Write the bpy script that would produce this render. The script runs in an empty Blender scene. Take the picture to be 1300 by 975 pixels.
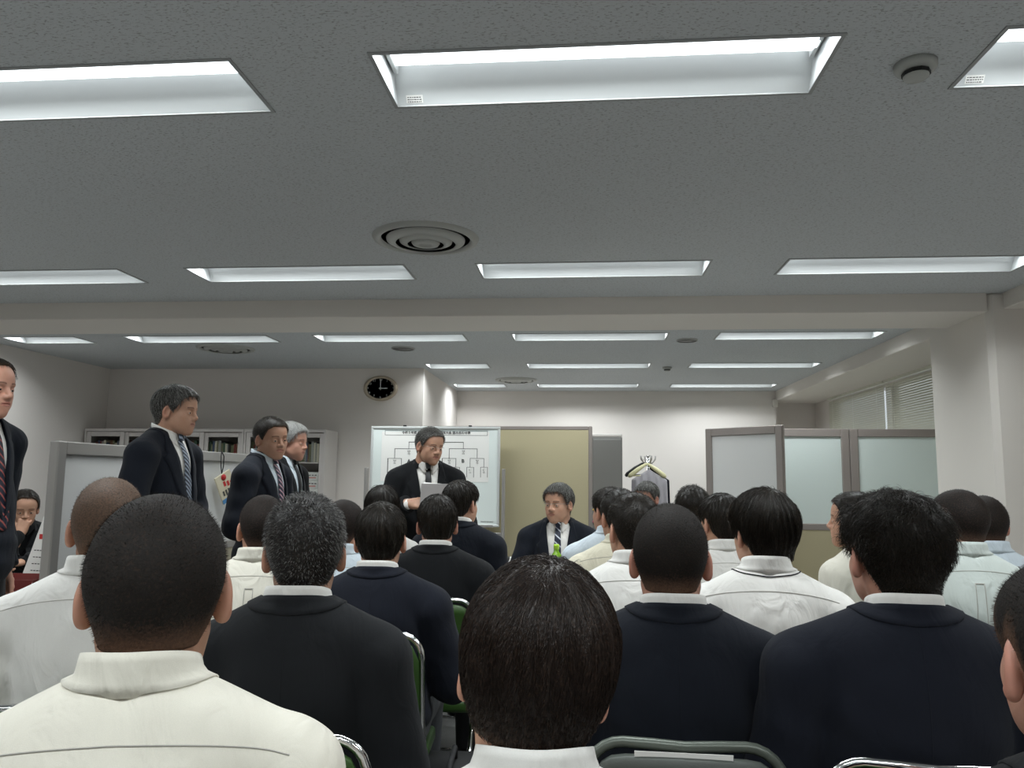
import bpy, math, random, time
import numpy as np
from mathutils import Matrix, Vector, Euler

# ---------------------------------------------------------------- camera, world, exposure
SC = bpy.context.scene
COL = SC.collection
R = math.radians
CZ = 1.35
CEIL = 2.55
FPX = 977.0
_yaw, _pit, _rol = R(5.387), R(6.884), R(0.628)
_F = np.array([-math.sin(_yaw) * math.cos(_pit), math.cos(_yaw) * math.cos(_pit), math.sin(_pit)])
_X = np.array([math.cos(_yaw), math.sin(_yaw), 0.0])
_U = np.cross(_X, _F)
_XR = _X * math.cos(_rol) + _U * math.sin(_rol)
_UR = _U * math.cos(_rol) - _X * math.sin(_rol)
cam_d = bpy.data.cameras.new('camera')
cam_d.sensor_fit = 'HORIZONTAL'; cam_d.sensor_width = 36.0
cam_d.lens = 36.0 * FPX / 1300.0
cam_d.clip_start = 0.02
cam = bpy.data.objects.new('camera', cam_d); COL.objects.link(cam)
cam.matrix_world = Matrix(((_XR[0], _UR[0], -_F[0], 0), (_XR[1], _UR[1], -_F[1], 0),
                           (_XR[2], _UR[2], -_F[2], CZ), (0, 0, 0, 1)))
SC.camera = cam
SC.view_settings.view_transform = 'Standard'
SC.view_settings.look = 'None'
SC.view_settings.gamma = 1.0
SC.view_settings.use_curve_mapping = False
SC.view_settings.exposure = 0.2
world = bpy.data.worlds.new('world'); SC.world = world
world.use_nodes = True
world.node_tree.nodes['Background'].inputs[0].default_value = (0.86, 0.93, 1.0, 1)
world.node_tree.nodes['Background'].inputs[1].default_value = 0.8
LAMP = 2.2          # emission of the ceiling lamp diffusers
LAMP_W = 18.0       # power of each full length lamp
TUBE_COL = (0.93, 0.985, 1.0)
SC.cycles.max_bounces = 8
SC.cycles.diffuse_bounces = 5
SC.cycles.glossy_bounces = 3
SC.cycles.transmission_bounces = 6
SC.cycles.transparent_max_bounces = 8
SC.cycles.sample_clamp_indirect = 6.0

def ray(px, py):
    return _F * FPX + _XR * (px - 650) - _UR * (py - 487.5)
def at_y(px, py, Y):
    d = ray(px, py); return d * (Y / d[1]) + np.array([0, 0, CZ])

# ---------------------------------------------------------------- materials
def lin(c):
    if isinstance(c, str):
        c = [int(c[i:i + 2], 16) / 255 for i in (0, 2, 4)]
    return tuple((v / 12.92 if v <= .04045 else ((v + .055) / 1.055) ** 2.4) for v in c) + (1.0,)

class NT:
    def __init__(s, name):
        s.m = bpy.data.materials.new(name); s.m.use_nodes = True
        s.t = s.m.node_tree; s.n = s.t.nodes; s.b = s.n['Principled BSDF']; s.out = s.n['Material Output']
    def add(s, typ, **kw):
        n = s.n.new(typ)
        for k, v in kw.items():
            if k.startswith('i_'):
                key = k[2:]
                n.inputs[int(key) if key.isdigit() else key.replace('_', ' ')].default_value = v
            else: setattr(n, k, v)
        return n
    def link(s, a, b): s.t.links.new(a, b)
    def set(s, **kw):
        for k, v in kw.items(): s.b.inputs[k.replace('_', ' ')].default_value = v

def mat(name, col, rough=.6, metal=0., bump=0., scale=200., var=0., vscale=4., stretch=(1, 1, 1), sheen=0., spec=.5, detail=3.):
    t = NT(name); c = lin(col)
    t.set(Base_Color=c, Roughness=rough, Metallic=metal, Specular_IOR_Level=spec)
    if sheen: t.set(Sheen_Weight=sheen, Sheen_Roughness=.5)
    tc = t.add('ShaderNodeTexCoord')
    mp = t.add('ShaderNodeMapping'); mp.inputs['Scale'].default_value = stretch
    t.link(tc.outputs['Object'], mp.inputs['Vector'])
    if var:
        n = t.add('ShaderNodeTexNoise', i_Scale=vscale, i_Detail=4.)
        t.link(mp.outputs[0], n.inputs['Vector'])
        mx = t.add('ShaderNodeMix', data_type='RGBA')
        mx.inputs[6].default_value = tuple(v * (1 - var) for v in c[:3]) + (1,)
        mx.inputs[7].default_value = tuple(min(1, v * (1 + var)) for v in c[:3]) + (1,)
        t.link(n.outputs[0], mx.inputs[0]); t.link(mx.outputs[2], t.b.inputs['Base Color'])
    if bump:
        n = t.add('ShaderNodeTexNoise', i_Scale=scale, i_Detail=detail)
        t.link(mp.outputs[0], n.inputs['Vector'])
        b = t.add('ShaderNodeBump', i_Strength=bump, i_Distance=.002)
        t.link(n.outputs[0], b.inputs['Height']); t.link(b.outputs[0], t.b.inputs['Normal'])
    return t.m

def emit(name, col, s):
    t = NT(name); t.set(Base_Color=lin(col), Emission_Color=lin(col), Emission_Strength=s); return t.m

M = {}
def fabric(name, col, bump=.25, rough=.85, fold=.5, fs=9., stretch=(1.6, 1.6, .7), sheen=.1, var=.06):
    """woven cloth: soft folds plus a fine weave"""
    t = NT(name); c = lin(col)
    t.set(Roughness=rough, Specular_IOR_Level=.25, Sheen_Weight=sheen, Sheen_Roughness=.6)
    tc = t.add('ShaderNodeTexCoord')
    mp = t.add('ShaderNodeMapping'); mp.inputs['Scale'].default_value = stretch
    t.link(tc.outputs['Object'], mp.inputs['Vector'])
    n = t.add('ShaderNodeTexNoise', i_Scale=fs, i_Detail=3., i_Roughness=.45, i_Distortion=1.2)
    t.link(mp.outputs[0], n.inputs['Vector'])
    w = t.add('ShaderNodeTexNoise', i_Scale=900., i_Detail=1.)
    t.link(tc.outputs['Object'], w.inputs['Vector'])
    mx = t.add('ShaderNodeMix', data_type='RGBA')
    mx.inputs[6].default_value = tuple(v * (1 - var) for v in c[:3]) + (1,)
    mx.inputs[7].default_value = tuple(min(1, v * (1 + var)) for v in c[:3]) + (1,)
    t.link(w.outputs[0], mx.inputs[0]); t.link(mx.outputs[2], t.b.inputs['Base Color'])
    b1 = t.add('ShaderNodeBump', i_Strength=fold, i_Distance=.02)
    t.link(n.outputs[0], b1.inputs['Height'])
    b2 = t.add('ShaderNodeBump', i_Strength=bump, i_Distance=.0006)
    t.link(w.outputs[0], b2.inputs['Height']); t.link(b1.outputs[0], b2.inputs['Normal'])
    t.link(b2.outputs[0], t.b.inputs['Normal'])
    return t.m

def skin_mat(name, col):
    t = NT(name); c = lin(col)
    t.set(Roughness=.5, Specular_IOR_Level=.35, Subsurface_Weight=.12, Subsurface_Scale=.01)
    t.b.inputs['Subsurface Radius'].default_value = (1, .35, .2)
    a = t.add('ShaderNodeAttribute', attribute_name='tint')
    tc = t.add('ShaderNodeTexCoord')
    n = t.add('ShaderNodeTexNoise', i_Scale=35., i_Detail=4.); t.link(tc.outputs['Object'], n.inputs['Vector'])
    mx = t.add('ShaderNodeMix', data_type='RGBA')
    mx.inputs[6].default_value = (c[0] * .85, c[1] * .78, c[2] * .76, 1)
    mx.inputs[7].default_value = (c[0] * 1.1, c[1] * 1.1, c[2] * 1.1, 1)
    t.link(n.outputs[0], mx.inputs[0])
    mu = t.add('ShaderNodeMix', data_type='RGBA', blend_type='MULTIPLY'); mu.inputs[0].default_value = 1
    t.link(mx.outputs[2], mu.inputs[6]); t.link(a.outputs['Color'], mu.inputs[7])
    t.link(mu.outputs[2], t.b.inputs['Base Color'])
    b = t.add('ShaderNodeBump', i_Strength=.15, i_Distance=.001)
    n2 = t.add('ShaderNodeTexNoise', i_Scale=350., i_Detail=3.); t.link(tc.outputs['Object'], n2.inputs['Vector'])
    t.link(n2.outputs[0], b.inputs['Height']); t.link(b.outputs[0], t.b.inputs['Normal'])
    return t.m

def hair_mat(name, col, scalp, grey=0., greycol='b8b8b4', dens=1.0, rough=.42):
    """strand colour, thinning towards the shorn hairline where the skin shows"""
    t = NT(name); c = lin(col)
    t.set(Roughness=rough, Specular_IOR_Level=.22)
    a = t.add('ShaderNodeAttribute', attribute_name='fade')
    tc = t.add('ShaderNodeTexCoord')
    n = t.add('ShaderNodeTexNoise', i_Scale=260., i_Detail=3.); t.link(tc.outputs['Object'], n.inputs['Vector'])
    g = t.add('ShaderNodeTexNoise', i_Scale=190. , i_Detail=3.); t.link(tc.outputs['Object'], g.inputs['Vector'])
    # grey strands
    gr = t.add('ShaderNodeMapRange'); gr.inputs[1].default_value = .62 - .3 * grey; gr.inputs[2].default_value = .74 - .2 * grey
    gr.inputs[4].default_value = 1.0 if grey > 0 else 0.0
    t.link(g.outputs[0], gr.inputs[0])
    ga = t.add('ShaderNodeAttribute', attribute_name='grey')
    mg = t.add('ShaderNodeMath', operation='MAXIMUM')
    mg2 = t.add('ShaderNodeMath', operation='MULTIPLY'); mg2.inputs[1].default_value = 1.0 if grey > 0 else 0.0
    t.link(ga.outputs['Fac'], mg2.inputs[0])
    gs = t.add('ShaderNodeMath', operation='MULTIPLY'); gs.inputs[1].default_value = min(1, grey)
    t.link(gr.outputs[0], gs.inputs[0])
    t.link(gs.outputs[0], mg.inputs[0]); t.link(mg2.outputs[0], mg.inputs[1])
    m1 = t.add('ShaderNodeMix', data_type='RGBA'); m1.inputs[6].default_value = c; m1.inputs[7].default_value = lin(greycol)
    t.link(mg.outputs[0], m1.inputs[0])
    # scalp showing
    fd = t.add('ShaderNodeMath', operation='MULTIPLY'); fd.inputs[1].default_value = dens
    t.link(a.outputs['Fac'], fd.inputs[0])
    ad = t.add('ShaderNodeMath', operation='ADD'); t.link(fd.outputs[0], ad.inputs[0])
    nn = t.add('ShaderNodeMapRange'); nn.inputs[1].default_value = .35; nn.inputs[2].default_value = .65
    nn.inputs[3].default_value = -.18; nn.inputs[4].default_value = .18
    t.link(n.outputs[0], nn.inputs[0]); t.link(nn.outputs[0], ad.inputs[1]); ad.use_clamp = True
    m2 = t.add('ShaderNodeMix', data_type='RGBA'); m2.inputs[6].default_value = lin(scalp)
    t.link(ad.outputs[0], m2.inputs[0]); t.link(m1.outputs[2], m2.inputs[7])
    t.link(m2.outputs[2], t.b.inputs['Base Color'])
    b = t.add('ShaderNodeBump', i_Strength=.5, i_Distance=.002)
    t.link(n.outputs[0], b.inputs['Height']); t.link(b.outputs[0], t.b.inputs['Normal'])
    return t.m

# ---------------------------------------------------------------- object helpers
def link(o, parent=None):
    COL.objects.link(o)
    if parent is not None: o.parent = parent
    return o
def tag(o, label=None, cat=None, group=None, kind=None):
    if label: o['label'] = label
    if cat: o['category'] = cat
    if group: o['group'] = group
    if kind: o['kind'] = kind
    return o
def empty(name, loc=(0, 0, 0), rz=0., label=None, cat=None, group=None):
    o = bpy.data.objects.new(name, None); COL.objects.link(o)
    o.empty_display_size = .1; o.location = loc; o.rotation_euler = (0, 0, rz)
    return tag(o, label, cat, group)
def mesh_obj(name, V, F, m, parent=None, smooth=True, attrs=None, mats=None, mi=None):
    me = bpy.data.meshes.new(name)
    V = np.asarray(V, dtype=np.float32)
    if isinstance(F, np.ndarray):
        k = F.shape[1]; nf = len(F)
        me.vertices.add(len(V)); me.vertices.foreach_set('co', V.ravel())
        me.loops.add(nf * k); me.loops.foreach_set('vertex_index', F.ravel().astype(np.int32))
        me.polygons.add(nf); me.polygons.foreach_set('loop_start', np.arange(0, nf * k, k, dtype=np.int32))
        me.update(calc_edges=True); me.validate()
    else:
        me.from_pydata([tuple(map(float, v)) for v in V], [], F); me.validate()
    for mm in (mats or [m]): me.materials.append(mm)
    if mi is not None: me.polygons.foreach_set('material_index', np.asarray(mi, dtype=np.int32))
    if smooth: me.polygons.foreach_set('use_smooth', np.ones(len(me.polygons), dtype=bool))
    for k, (typ, arr) in (attrs or {}).items():
        a = me.attributes.new(k, typ, 'POINT')
        if typ == 'FLOAT': a.data.foreach_set('value', np.asarray(arr, np.float32))
        else: a.data.foreach_set('color', np.asarray(arr, np.float32).ravel())
    me.update()
    return link(bpy.data.objects.new(name, me), parent)

class MB:
    """collects shapes into one mesh"""
    def __init__(s): s.v = []; s.f = []; s.sm = []; s.mi = []; s.cur = 0
    def raw(s, V, F, smooth=False):
        o = len(s.v); s.v += [tuple(map(float, v)) for v in V]
        for f in F: s.f.append(tuple(int(i) + o for i in f)); s.sm.append(smooth); s.mi.append(s.cur)
        return s
    def box(s, x0, x1, y0, y1, z0, z1, bev=0., mtx=None):
        if bev > 0:
            bev = min(bev, abs(x1 - x0) * .45, abs(y1 - y0) * .45, abs(z1 - z0) * .45)
            V = []; F = []
            c = [((x0, x1)[i], (y0, y1)[j], (z0, z1)[k]) for i in (0, 1) for j in (0, 1) for k in (0, 1)]
            sg = [(1 if i == 0 else -1, 1 if j == 0 else -1, 1 if k == 0 else -1) for i in (0, 1) for j in (0, 1) for k in (0, 1)]
            for (p, g) in zip(c, sg):
                V.append((p[0], p[1] + g[1] * bev, p[2] + g[2] * bev))
                V.append((p[0] + g[0] * bev, p[1], p[2] + g[2] * bev))
                V.append((p[0] + g[0] * bev, p[1] + g[1] * bev, p[2]))
            ix = lambda i, j, k, a: ((i * 2 + j) * 2 + k) * 3 + a
            for a in range(3):
                for side in (0, 1):
                    q = []
                    for (u, w) in ((0, 0), (1, 0), (1, 1), (0, 1)):
                        t = [0, 0, 0]; t[a] = side; t[(a + 1) % 3] = u; t[(a + 2) % 3] = w
                        q.append(ix(*t, a))
                    F.append(q if side else q[::-1])
            for a in range(3):
                b = (a + 1) % 3; d = (a + 2) % 3
                for sb in (0, 1):
                    for sd in (0, 1):
                        t0 = [0, 0, 0]; t0[b] = sb; t0[d] = sd; t1 = list(t0); t1[a] = 1
                        q = [ix(*t0, b), ix(*t1, b), ix(*t1, d), ix(*t0, d)]
                        F.append(q if (sb ^ sd) == 0 else q[::-1])
            for i in (0, 1):
                for j in (0, 1):
                    for k in (0, 1):
                        q = [ix(i, j, k, 0), ix(i, j, k, 1), ix(i, j, k, 2)]
                        F.append(q if (i + j + k) % 2 else q[::-1])
        else:
            V = [(x0, y0, z0), (x1, y0, z0), (x1, y1, z0), (x0, y1, z0), (x0, y0, z1), (x1, y0, z1), (x1, y1, z1), (x0, y1, z1)]
            F = [(0, 3, 2, 1), (4, 5, 6, 7), (0, 1, 5, 4), (1, 2, 6, 5), (2, 3, 7, 6), (3, 0, 4, 7)]
        if mtx is not None: V = [tuple(mtx @ Vector(v)) for v in V]
        return s.raw(V, F)
    def tube(s, pts, r, n=10, closed=False, cap=True, flat=1.):
        P = [Vector(p) for p in pts]; m = len(P)
        rr = r if isinstance(r, (list, tuple)) else [r] * m
        T = []
        for i in range(m):
            a = P[(i - 1) % m] if (closed or i > 0) else P[i]; b = P[(i + 1) % m] if (closed or i < m - 1) else P[i]
            d = (b - a); T.append(d.normalized() if d.length > 1e-9 else Vector((0, 0, 1)))
        up = Vector((0, 0, 1)) if abs(T[0].z) < .9 else Vector((1, 0, 0))
        nrm = (up - T[0] * up.dot(T[0])).normalized(); V = []; F = []
        for i in range(m):
            nrm = (nrm - T[i] * nrm.dot(T[i])).normalized(); bi = T[i].cross(nrm)
            for j in range(n):
                a = 2 * math.pi * j / n
                V.append(P[i] + (nrm * math.cos(a) * flat + bi * math.sin(a)) * rr[i])
        for i in range(m if closed else m - 1):
            i2 = (i + 1) % m
            for j in range(n):
                j2 = (j + 1) % n; F.append((i * n + j, i * n + j2, i2 * n + j2, i2 * n + j))
        if cap and not closed:
            F.append(tuple(range(n))[::-1]); F.append(tuple((m - 1) * n + j for j in range(n)))
        return s.raw(V, F, True)
    def lathe(s, prof, c=(0, 0, 0), n=32, sx=1., sy=1., axis='z', cap=True):
        V = []; F = []; m = len(prof)
        for (r, z) in prof:
            for j in range(n):
                a = 2 * math.pi * j / n; x, y = r * sx * math.cos(a), r * sy * math.sin(a)
                if axis == 'z': V.append((c[0] + x, c[1] + y, c[2] + z))
                else: V.append((c[0] + x, c[1] - z, c[2] + y))
        for i in range(m - 1):
            for j in range(n):
                j2 = (j + 1) % n; F.append((i * n + j, i * n + j2, (i + 1) * n + j2, (i + 1) * n + j))
        if cap and prof[0][0] > 1e-6: F.append(tuple(range(n))[::-1])
        if cap and prof[-1][0] > 1e-6: F.append(tuple((m - 1) * n + j for j in range(n)))
        return s.raw(V, F, True)
    def prism(s, poly, y0, y1, mtx=None):
        """polygon in xz extruded along y"""
        n = len(poly)
        V = [(p[0], y0, p[1]) for p in poly] + [(p[0], y1, p[1]) for p in poly]
        F = [tuple(range(n)), tuple(range(n, 2 * n))[::-1]] + [(i, i + n, (i + 1) % n + n, (i + 1) % n) for i in range(n)]
        if mtx is not None: V = [tuple(mtx @ Vector(v)) for v in V]
        return s.raw(V, F)
    def obj(s, name, m, parent=None, loc=None, mats=None, fix=True):
        me = bpy.data.meshes.new(name); me.from_pydata(s.v, [], s.f)
        for mm in (mats or [m]): me.materials.append(mm)
        me.polygons.foreach_set('use_smooth', s.sm)
        if mats: me.polygons.foreach_set('material_index', s.mi)
        me.validate(); me.update()
        o = link(bpy.data.objects.new(name, me), parent)
        if loc is not None: o.location = loc
        return o
def copy_tree(o, parent=None):
    kids = list(o.children)
    c = o.copy(); COL.objects.link(c); c.parent = parent
    for k in kids: copy_tree(k, c)
    return c
def text_obj(name, s, size, m, parent, mtx, align='CENTER', bold=0.):
    cu = bpy.data.curves.new(name, 'FONT'); cu.body = s; cu.size = size; cu.align_x = align; cu.align_y = 'CENTER'
    cu.extrude = .0006; cu.resolution_u = 2; cu.offset = bold
    tmp = bpy.data.objects.new(name + '_t', cu); COL.objects.link(tmp)
    bpy.context.view_layer.update()
    me = bpy.data.meshes.new_from_object(tmp.evaluated_get(bpy.context.evaluated_depsgraph_get()))
    bpy.data.objects.remove(tmp); bpy.data.curves.remove(cu)
    me.transform(mtx); me.materials.clear(); me.materials.append(m)
    if name is None: return me
    me.name = name
    return link(bpy.data.objects.new(name, me), parent)
# ---------------------------------------------------------------- sculpting with distance fields
f32 = np.float32
def ell(P, c, r):
    q = (P - np.array(c, f32)); k0 = np.sqrt(((q / np.array(r, f32)) ** 2).sum(1)); k1 = np.sqrt(((q / (np.array(r, f32) ** 2)) ** 2).sum(1))
    return k0 * (k0 - 1) / np.maximum(k1, 1e-6)
def rc(P, a, b, ra, rb):
    a = np.array(a, f32); b = np.array(b, f32); ab = b - a; q = P - a
    t = np.clip(q @ ab / max(float(ab @ ab), 1e-9), 0, 1)
    return np.sqrt(((q - t[:, None] * ab) ** 2).sum(1)) - (ra + (rb - ra) * t)
def smin(a, b, k):
    h = np.maximum(k - np.abs(a - b), 0) / k
    return np.minimum(a, b) - h * h * k * .25
def smax(a, b, k): return -smin(-a, -b, k)
def sstep(x, a, b):
    t = np.clip((x - a) / (b - a), 0, 1); return t * t * (3 - 2 * t)
def grad(f, V, e=.0015):
    g = np.stack([f(V + np.array(d, f32) * e) - f(V - np.array(d, f32) * e) for d in ((1, 0, 0), (0, 1, 0), (0, 0, 1))], 1)
    return g / np.maximum(np.linalg.norm(g, axis=1, keepdims=True), 1e-9)
def nets(f, lo, hi, h, newton=1):
    lo = np.array(lo, f32); n = np.ceil((np.array(hi) - lo) / h).astype(int) + 1
    ax = [lo[i] + h * np.arange(n[i], dtype=f32) for i in range(3)]
    D = np.empty(tuple(n), f32); ch = max(1, int(400000 // (n[1] * n[2])))
    YZ = np.stack(np.meshgrid(ax[1], ax[2], indexing='ij'), -1).reshape(-1, 2)
    for i in range(0, n[0], ch):
        xs = ax[0][i:i + ch]
        P = np.empty((len(xs), len(YZ), 3), f32); P[:, :, 0] = xs[:, None]; P[:, :, 1:] = YZ[None]
        D[i:i + ch] = f(P.reshape(-1, 3)).reshape(len(xs), n[1], n[2])
    D[D == 0] = 1e-7
    S = D < 0
    c = np.zeros(tuple(n - 1), np.int8)
    for a in (0, 1):
        for b in (0, 1):
            for d in (0, 1): c += S[a:n[0] - 1 + a, b:n[1] - 1 + b, d:n[2] - 1 + d]
    idx = np.argwhere((c > 0) & (c < 8)); ids = np.full(tuple(n - 1), -1, np.int32); ids[tuple(idx.T)] = np.arange(len(idx))
    acc = np.zeros((len(idx), 3)); cnt = np.zeros(len(idx))
    cor = [(a, b, d) for a in (0, 1) for b in (0, 1) for d in (0, 1)]
    for A in cor:
        for k in range(3):
            if A[k] == 0:
                B = list(A); B[k] = 1
                da = D[tuple((idx + A).T)]; db = D[tuple((idx + B).T)]; m = (da < 0) != (db < 0)
                t = da[m] / (da[m] - db[m]); p = np.tile(np.array(A, float), (m.sum(), 1)); p[:, k] += t
                acc[m] += p; cnt[m] += 1
    V = (lo + (idx + acc / cnt[:, None]) * h).astype(f32); F = []
    for k in range(3):
        sl0 = [slice(None)] * 3; sl1 = [slice(None)] * 3; sl0[k] = slice(0, -1); sl1[k] = slice(1, None)
        df = S[tuple(sl0)] != S[tuple(sl1)]
        e = np.argwhere(df); u, v = (k + 1) % 3, (k + 2) % 3
        ok = (e[:, u] > 0) & (e[:, v] > 0) & (e[:, u] < n[u] - 1) & (e[:, v] < n[v] - 1); e = e[ok]
        q = []
        for (du, dv) in ((-1, -1), (0, -1), (0, 0), (-1, 0)):
            w = e.copy(); w[:, u] += du; w[:, v] += dv; q.append(ids[tuple(w.T)])
        q = np.stack(q, 1); ins = S[tuple(e.T)]; q[~ins] = q[~ins][:, ::-1]; F.append(q)
    F = np.concatenate(F); F = F[(F >= 0).all(1)]
    for _ in range(newton):
        d = f(V); g = grad(f, V, h * .3); V = V - g * np.clip(d, -h, h)[:, None]
    return V, F

# ---- the head, ears level at the origin, looking along +y
def skull(P):
    X = P.copy(); X[:, 0] = np.abs(X[:, 0])
    d = ell(X, (0, -.012, .036), (.0765, .097, .089))
    d = smin(d, ell(X, (0, -.048, .018), (.066, .062, .066)), .03)
    d = smin(d, ell(X, (0, .036, .045), (.062, .055, .058)), .03)
    d = smin(d, ell(X, (0, .028, -.035), (.054, .058, .07)), .03)
    return d
def neckf(P): return rc(P * np.array([1, 1, 1], f32), (0, -.032, -.04), (0, -.044, -.26), .0555, .062)
def ear(P):
    X = P.copy(); X[:, 0] = np.abs(X[:, 0])
    q = X - np.array((.079, -.008, -.002), f32)
    a = R(28); ca, sa = math.cos(a), math.sin(a)
    u = q[:, 0] * ca + q[:, 1] * sa; v = -q[:, 0] * sa + q[:, 1] * ca   # u: out of the plate, v: along it
    b = R(-10); w = q[:, 2] * math.cos(b) - v * math.sin(b); v = v * math.cos(b) + q[:, 2] * math.sin(b)
    W = np.stack([u, v, w], 1).astype(f32)
    d = ell(W, (0, 0, 0), (.009, .0195, .033))
    d = smin(d, ell(W, (.0, .004, -.022), (.0085, .012, .014)), .01)
    d = smax(d, -ell(W, (.0085, .002, .001), (.007, .012, .021)), .004)
    d = smin(d, ell(W, (.003, .013, -.002), (.005, .005, .009)), .004)
    return d
def face(P):
    X = P.copy(); X[:, 0] = np.abs(X[:, 0])
    d = skull(P)
    d = smin(d, rc(X, (.042, .004, -.05), (.012, .066, -.09), .0195, .0175), .026)
    d = smin(d, ell(X, (0, .074, -.09), (.02, .019, .0175)), .02)
    d = smin(d, ell(X, (.038, .057, -.02), (.021, .022, .02)), .026)
    d = smin(d, ell(X, (.036, .042, -.052), (.018, .028, .03)), .03)
    d = smin(d, ell(X, (.02, .079, .025), (.026, .0115, .009)), .016)
    d = smax(d, -ell(X, (.031, .1, .004), (.017, .015, .0125)), .014)
    sl = ell(X, (.031, .094, .002), (.0138, .012, .0036))
    lid = smax(ell(X, (.031, .075, .003), (.0155, .0148, .0145)), -sl, .002)
    d = smin(d, lid, .006)
    d = smin(d, rc(X, (0, .087, .014), (0, .106, -.02), .0065, .0105), .012)
    d = smin(d, ell(X, (.0115, .097, -.0245), (.0085, .0095, .0075)), .008)
    d = smin(d, ell(X, (0, .077, -.053), (.033, .0165, .022)), .03)
    d = smin(d, ell(X, (0, .0925, -.0475), (.021, .0065, .005)), .005)
    d = smin(d, ell(X, (0, .091, -.0575), (.018, .0065, .0055)), .005)
    Z = X.copy(); Z[:, 2] += X[:, 0] ** 2 * 7
    d = smax(d, -ell(Z, (0, .1, -.0523), (.024, .009, .0014)), .003)
    d = smin(d, neckf(P), .024)
    d = smin(d, rc(X, (.046, -.02, -.05), (.016, -.005, -.2), .015, .013), .015)
    d = smin(d, ear(P), .007)
    return d
def hairline(P, nape=-.07, front=.066, side=.0, earz=.03):
    th = np.abs(np.arctan2(P[:, 0], P[:, 1]))          # 0 = face, pi = nape
    k = np.array([0, .45, .8, 1.05, 1.3, 1.45, 1.6, 1.85, 2.1, 2.4, np.pi])
    v = np.array([front, front - .002, front - .02, .03, side, side + .004, earz, earz - .012, -.035, nape + .006, nape])
    return np.interp(th, k, v).astype(f32)
STYLE = {  # thickness side, top, nape line, strand length, lift, count, radius
    'buzz': dict(s=.0035, t=.0045, nape=-.064, L=.0042, lift=.9, n=9000, rad=.00035, k=1),
    'shaved': dict(s=.0025, t=.003, nape=-.064, L=.004, lift=.9, n=5000, rad=.0005, k=1),
    'crop': dict(s=.005, t=.010, nape=-.066, L=.012, lift=.4, n=7000, rad=.0007, k=3, front=.086),
    'spiky': dict(s=.006, t=.010, nape=-.066, L=.012, lift=.7, n=6000, rad=.0009, k=3),
    'short': dict(s=.0055, t=.013, nape=-.062, L=.026, lift=.16, n=6000, rad=.0009, k=4),
    'bowl': dict(s=.011, t=.018, nape=-.078, L=.055, lift=.06, n=7000, rad=.0009, k=5),
    'long': dict(s=.013, t=.02, nape=-.066, L=.034, lift=.05, n=12000, rad=.0008, k=6),
    'messy': dict(s=.008, t=.014, nape=-.08, L=.032, lift=.42, n=9000, rad=.0009, k=5),
    'side': dict(s=.007, t=.016, nape=-.08, L=.035, lift=.12, n=6000, rad=.0009, k=4, front=.088),
    'receding': dict(s=.007, t=.008, nape=-.078, L=.022, lift=.3, n=5000, rad=.0008, k=3, front=.1),
}
def hl(P, st):
    s = STYLE[st]
    ez = .03
    side = .0
    if st == 'long': ez, side = .0, -.02
    if st == 'bowl': ez, side = .012, -.01
    return hairline(P, s['nape'], s.get('front', .066), side, ez)
def hair_f(st):
    s = STYLE[st]
    def f(P):
        up = sstep(P[:, 2], .0, .09); back = sstep(-P[:, 1], -.02, .08)
        th = s['s'] + (s['t'] - s['s']) * up
        if st in ('short', 'crop', 'side', 'spiky', 'messy', 'receding'): th = th * (.4 + .6 * sstep(P[:, 2], -.085, .0))
        if st in ('messy', 'spiky'):
            th = th + .003 * np.sin(P[:, 0] * 130 + 1) * np.sin(P[:, 1] * 110) * up
        if st in ('bowl', 'long', 'short', 'side'):
            an = np.arctan2(P[:, 0], -P[:, 1] - .03)
            th = th + .0016 * np.sin(an * 23 + P[:, 2] * 40 + 3 * np.sin(an * 5)) * (1 - up * .4)
        base = smin(skull(P), rc(P, (0, -.033, -.03), (0, -.042, -.2), .0552, .059), .026)
        b = hl(P, st) - P[:, 2]
        d = smax(base - th, b, .012 if st not in ('buzz', 'shaved') else .005)
        return np.maximum(d, -(base + .004))
    return f
_cache = {}
def head_mesh():
    if 'head' not in _cache:
        V, F = nets(face, (-.105, -.125, -.235), (.105, .125, .14), .0028)
        X = np.abs(V[:, 0]); y, z = V[:, 1], V[:, 2]
        tint = np.ones((len(V), 4), f32)
        lip = ((X < .024) & (y > .082) & (np.abs(z + .0525) < .0115 - X * .25)).astype(f32)
        tint[:, :3] *= 1 - lip[:, None] * np.array((.15, .3, .24))
        brow = np.exp(-((z - .0285 + (X - .03) ** 2 * 8 - .002) / .0032) ** 2) * ((X > .012) & (X < .05) & (y > .05))
        tint[:, :3] *= 1 - brow[:, None] * np.array((.8, .85, .87))
        earm = np.clip((X - .074) / .01, 0, 1); tint[:, :3] *= 1 - earm[:, None] * np.array((0, .1, .08))
        _cache['head'] = (V, F, tint)
    return _cache['head']
def eye_mesh():
    V = []; F = []
    for sx in (-1, 1):
        o = len(V)
        for i in range(9):
            for j in range(16):
                a = math.pi * i / 8; b = 2 * math.pi * j / 16
                V.append((sx * .031 + .0128 * math.sin(a) * math.cos(b), .0765 + .0128 * math.cos(a), .003 + .0128 * math.sin(a) * math.sin(b)))
        for i in range(8):
            for j in range(16): F.append((o + i * 16 + j, o + i * 16 + (j + 1) % 16, o + (i + 1) * 16 + (j + 1) % 16, o + (i + 1) * 16 + j))
    return V, F
def hair_mesh(st):
    if st not in _cache:
        V, F = nets(hair_f(st), (-.115, -.15, -.15), (.115, .13, .165), .0032)
        fade = sstep(V[:, 2] - hl(V, st), -.004, .05 if st in ('buzz', 'shaved') else .014)
        _cache[st] = (V, F, fade)
    return _cache[st]
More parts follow.
